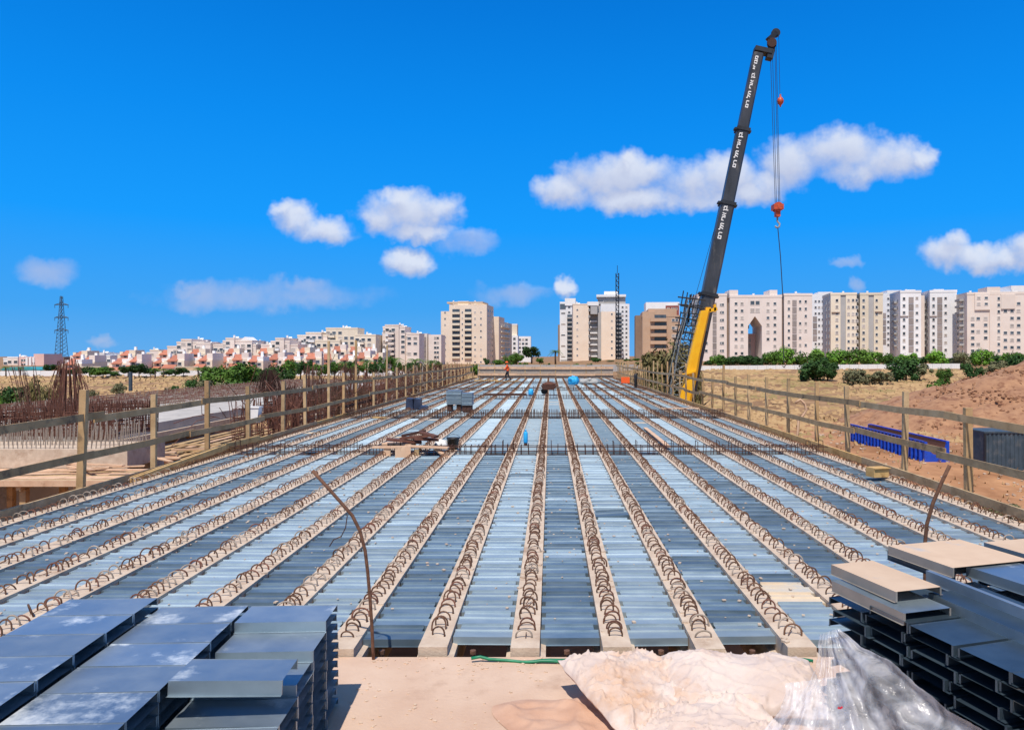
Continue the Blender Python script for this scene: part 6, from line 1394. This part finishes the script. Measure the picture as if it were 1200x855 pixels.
def vegetation():
    rt = [(843, 412, 22, 'leaf'), (868, 412, 26, 'leaf_dark'), (884, 413, 20, 'leaf_dark'), (906, 408, 22, 'leaf'), (922, 403, 22, 'leaf_lime'), (948, 408, 26, 'leaf'), (957, 405, 20, 'leaf_lime'), (985, 406, 26, 'leaf_lime'), (1005, 405, 30, 'leaf'), (1022, 408, 26, 'leaf_lime'),
          (1037, 411, 18, 'leaf'), (1064, 409, 26, 'leaf_lime'), (1098, 408, 28, 'leaf_lime'), (1127, 408, 18, 'leaf_scrub'), (1153, 406, 24, 'leaf_lime'), (1185, 410, 34, 'leaf')]
    for i, (u, vt, w, k) in enumerate(rt): tree('green_tree', 'round green tree behind the white panel fence, %s from the crane' % ORD[i], u, vt, 424, 205 + (i * 7 % 5) * 3, w, k, 'trees behind the white panel fence', trunk=False)
    hedge = [(856, 414.5, 24), (875, 414, 26), (830, 420, 14), (898, 415, 22), (935, 414, 24), (970, 413, 24), (1050, 415, 22), (1080, 415, 20), (1112, 416, 18), (1140, 415, 18), (1168, 414, 22)]
    for i, (u, vt, w) in enumerate(hedge): tree('hedge_bush', 'dark green hedge bush at the foot of the right hand blocks, %s from the crane' % ORD[i], u, vt, 426, 222, w, 'leaf_dark', 'hedge bushes at the foot of the right hand blocks', 'bush', False)
    sh = [(955, 412, 424, 36, 'leaf_dark', 150), (970, 417, 436, 22, 'leaf_dark', 150), (1000, 427, 434, 26, 'leaf_scrub', 140), (1062, 415, 430, 36, 'leaf_dark', 150), (1078, 420, 432, 24, 'leaf_scrub', 150), (1107, 427, 434, 16, 'leaf', 140), (1139, 417, 432, 22, 'leaf_dark', 145), (1172, 415, 426, 28, 'leaf_scrub', 150), (1190, 411, 425, 26, 'leaf_dark', 150),
          (1112, 438, 452, 34, 'leaf', 95), (1030, 430, 436, 30, 'leaf_scrub', 140)]
    for i, (u, vt, vb, w, k, D) in enumerate(sh): tree('field_shrub', ('bright green bush at the foot of the earth mound' if i == 9 else 'field shrub before the white panel fence, %s from the left' % ORD[sorted(range(len(sh)), key=lambda q: sh[q][0]).index(i)]), u, vt, vb, D, w, k, 'shrubs in the right hand field', 'shrub', False)
    tree('olive_tree', 'dusty olive scrub tree standing left of the yellow crane boom', 777, 384, 455, 85, 62, 'leaf_olive', None, 'tree', False)
    tree('olive_tree', 'smaller dusty scrub tree just right of the yellow crane boom', 818, 420, 450, 80, 16, 'leaf_olive', None, 'tree', False)
    ct = [(623, 402, 420, 380, 24, 'leaf_dark', 'large dark round tree between the two tower groups'), (606, 411, 425, 330, 18, 'leaf', 'green tree left of the large dark round tree'), (597, 413, 426, 300, 12, 'leaf', 'small green tree beside the worker, left of the dark round tree'), (632, 418, 426, 360, 10, 'leaf', 'low green tree right of the large dark round tree'),
          (698, 417, 426, 300, 13, 'leaf_dark', 'small dark tree before the glazed stair slot'), (570, 416, 424, 330, 7, 'leaf_dark', 'tiny round tree at the right foot of the cream tower'), (716, 421, 427, 300, 9, 'leaf_scrub', 'small olive shrub right of the stair slot tree'), (735, 420, 427, 300, 12, 'leaf', 'green shrub at the foot of the tall white tower'), (746, 419, 427, 290, 10, 'leaf', 'green shrub left of the brown block'), (585, 420, 427, 300, 16, 'leaf', 'low green shrubs along the cream tower side')]
    for (u, vt, vb, D, w, k, lab) in ct: tree('background_tree', lab, u, vt, vb, D, w, k, 'trees among the centre towers', trunk=(w > 20))
    for q, (u, vt, w) in enumerate([(556, 424, 14), (580, 423, 14), (592, 421, 12), (612, 422, 14), (640, 422, 12), (662, 424, 14), (676, 424, 10), (690, 424, 10), (728, 423, 12), (752, 423, 14)]): tree('roadside_bush', 'low green bush behind the pale site wall, %s from the left' % ORD[q], u, vt, 428, 230, w, ('leaf', 'leaf_dark', 'leaf_scrub')[q % 3], 'bushes behind the pale site wall', 'bush', False)
    palm('single palm tree left of the white stepped tower', 651, 407, 300, None)
    lt = [(90, 432, 444, 12, 'leaf', 225), (105, 430, 440, 14, 'leaf_dark', 225), (121, 430, 442, 24, 'leaf', 215), (136, 438, 444, 12, 'leaf_dark', 215), (163, 425, 436, 20, 'leaf_dark', 215), (150, 428, 438, 16, 'leaf_dark', 215), (215, 430, 438, 14, 'leaf_dark', 225), (206, 433, 440, 14, 'leaf', 225),
          (262, 424, 450, 40, 'leaf', 120), (282, 420, 445, 40, 'leaf', 125), (250, 438, 456, 30, 'leaf_scrub', 110), (325, 424, 448, 34, 'leaf_dark', 115), (338, 419, 436, 18, 'leaf', 190), (352, 421, 430, 14, 'leaf_dark', 200), (362, 420, 432, 12, 'leaf_dark', 200), (392, 424, 434, 18, 'leaf', 200), (412, 420, 430, 12, 'leaf_dark', 210), (452, 416, 428, 15, 'leaf', 210), (478, 422, 432, 12, 'leaf_dark', 200), (437, 421, 430, 10, 'leaf_dark', 200), (60, 426, 437, 16, 'leaf_dark', 240)]
    lt += [(78, 432, 442, 16, 'leaf_dark', 226), (112, 434, 444, 16, 'leaf', 222), (130, 434, 443, 14, 'leaf_scrub', 222), (176, 432, 442, 18, 'leaf', 222), (198, 434, 441, 14, 'leaf_dark', 222), (243, 430, 441, 18, 'leaf', 215), (300, 428, 445, 26, 'leaf_dark', 170), (312, 430, 442, 18, 'leaf', 190), (375, 426, 438, 16, 'leaf', 200), (420, 425, 436, 14, 'leaf', 205), (444, 424, 434, 14, 'leaf_dark', 205), (467, 424, 434, 12, 'leaf', 205), (494, 423, 433, 12, 'leaf_dark', 205), (510, 423, 432, 12, 'leaf', 205)]
    lt = [(a, b - 1.5, c, d * 1.15, e, f) for a, b, c, d, e, f in lt]; lt.sort()
    for i, (u, vt, vb, w, k, D) in enumerate(lt): tree('garden_tree', 'green tree before the left houses, %s from the left picture edge' % ORD[i], u, vt, vb, D, w, k, 'trees before the left houses', trunk=(vb - vt < 16))
    pl = [(7, 427, 220), (24, 428, 230), (182, 429, 215), (192, 430, 215), (232, 428, 210), (404, 420, 210), (430, 418, 220), (462, 415, 215), (487, 416, 215), (506, 418, 215)]
    for i, (u, vt, D) in enumerate(pl): palm('palm tree on the left of the site, %s palm from the left edge' % ORD[i], u, vt, D, 'palm trees before the left houses')
    fs = [(225, 440, 456, 24, 'leaf_dark', 120), (201, 446, 456, 14, 'leaf_dark', 120), (140, 444, 452, 14, 'leaf_scrub', 130), (50, 430, 462, 28, 'leaf_olive', 60), (8, 442, 456, 34, 'leaf_dark', 90), (28, 444, 455, 22, 'leaf_scrub', 90), (4, 452, 470, 26, 'leaf', 70), (62, 436, 458, 16, 'leaf_olive', 62), (110, 452, 456, 10, 'leaf_scrub', 110)]
    fs.sort()
    for i, (u, vt, vb, w, k, D) in enumerate(fs): tree('field_bush', 'bush in the dry left field, %s from the left picture edge' % ORD[i], u, vt, vb, D, w, k, 'bushes in the dry left field', 'bush', False)
    bank = [(1150, 573, 15.5, 26), (1187, 558, 17, 22), (1085, 545, 19, 20), (1030, 528, 22, 16), (1160, 560, 18, 16), (1110, 556, 17, 18)]
    for i, (u, v, D, w) in enumerate(sorted(bank)):
        x = X(u, D); zg = ground_h(x, D); root = thing('dry_shrub', 'low dry grey-green shrub on the bank outside the right rail, %s from the left' % ORD[i], 'shrub', (x, D, zg), rnd.uniform(0, 6), 'dry shrubs on the right bank')
        c = link('crown', rnd.choice(CR['leaf_scrub']), root, (0, 0, .2)); r_ = w * D / F; c.scale = (r_, r_, r_ * .7); t = link('stem', rnd.choice(TR), root); t.scale = (.3, .3, .3)
    # dry grass tufts over the fields
    rr = random.Random(77); mb = MB()
    for _ in range(2000):
        if _ < 700: y = rr.uniform(58, 90); x = rr.uniform(8 + (y - 58) * .10, 8 + y * .75)
        elif _ < 1100: y = rr.uniform(60, 110); x = -rr.uniform(12, y * .85)
        else: y = rr.uniform(18, 58); x = rr.uniform(7.5, 8 + y * .6)
        z = ground_h(x, y); s_ = rr.uniform(.15, .45) * (.6 + y / 160)
        for k in range(4):
            a = rr.uniform(0, 6.28); w = .05 * s_ + .0006 * y; dx, dy = math.cos(a), math.sin(a)
            mb.add([(x - dy * w, y + dx * w, z), (x + dy * w, y - dx * w, z), (x + dx * s_ * .5, y + dy * s_ * .5, z + s_ * rr.uniform(.5, 1))], [(0, 1, 2)])
    for _ in range(24000):      # flattened straw lying in the fields
        if _ < 15000: y = rr.uniform(60, 188); x = rr.uniform(9 + (y - 60) * .08, 12 + y * .72)
        else: y = rr.uniform(60, 228); x = -rr.uniform(14, y * .85)
        if (y - 78) ** 2 / 300 + (x - 56) ** 2 / 600 < 1: continue
        if vnoise(x, y, .09) + .5 * vnoise(x, y, .35) < rr.uniform(-.5, .45): continue
        z = ground_h(x, y); w = rr.uniform(.15, .5) * (.5 + y / 130); hgt = rr.uniform(.08, .3) * (.6 + y / 150); dep = hgt * rr.uniform(1.0, 2.2); j = rr.uniform(-.3, .3) * w
        mb.add([(x - w, y, z - .03), (x + w * .9, y + j, z - .03), (x + w * .4 + j, y + dep, z + hgt), (x - w * .6, y + dep * .8, z + hgt * .8), (x + j, y + dep * 2, z - .03)], [(0, 1, 2, 3), (3, 2, 4)])
    tag(mb.build('dry_grass', M['drygrass']), 'dry straw coloured grass covering the fields', 'grass', kind='stuff')
vegetation()
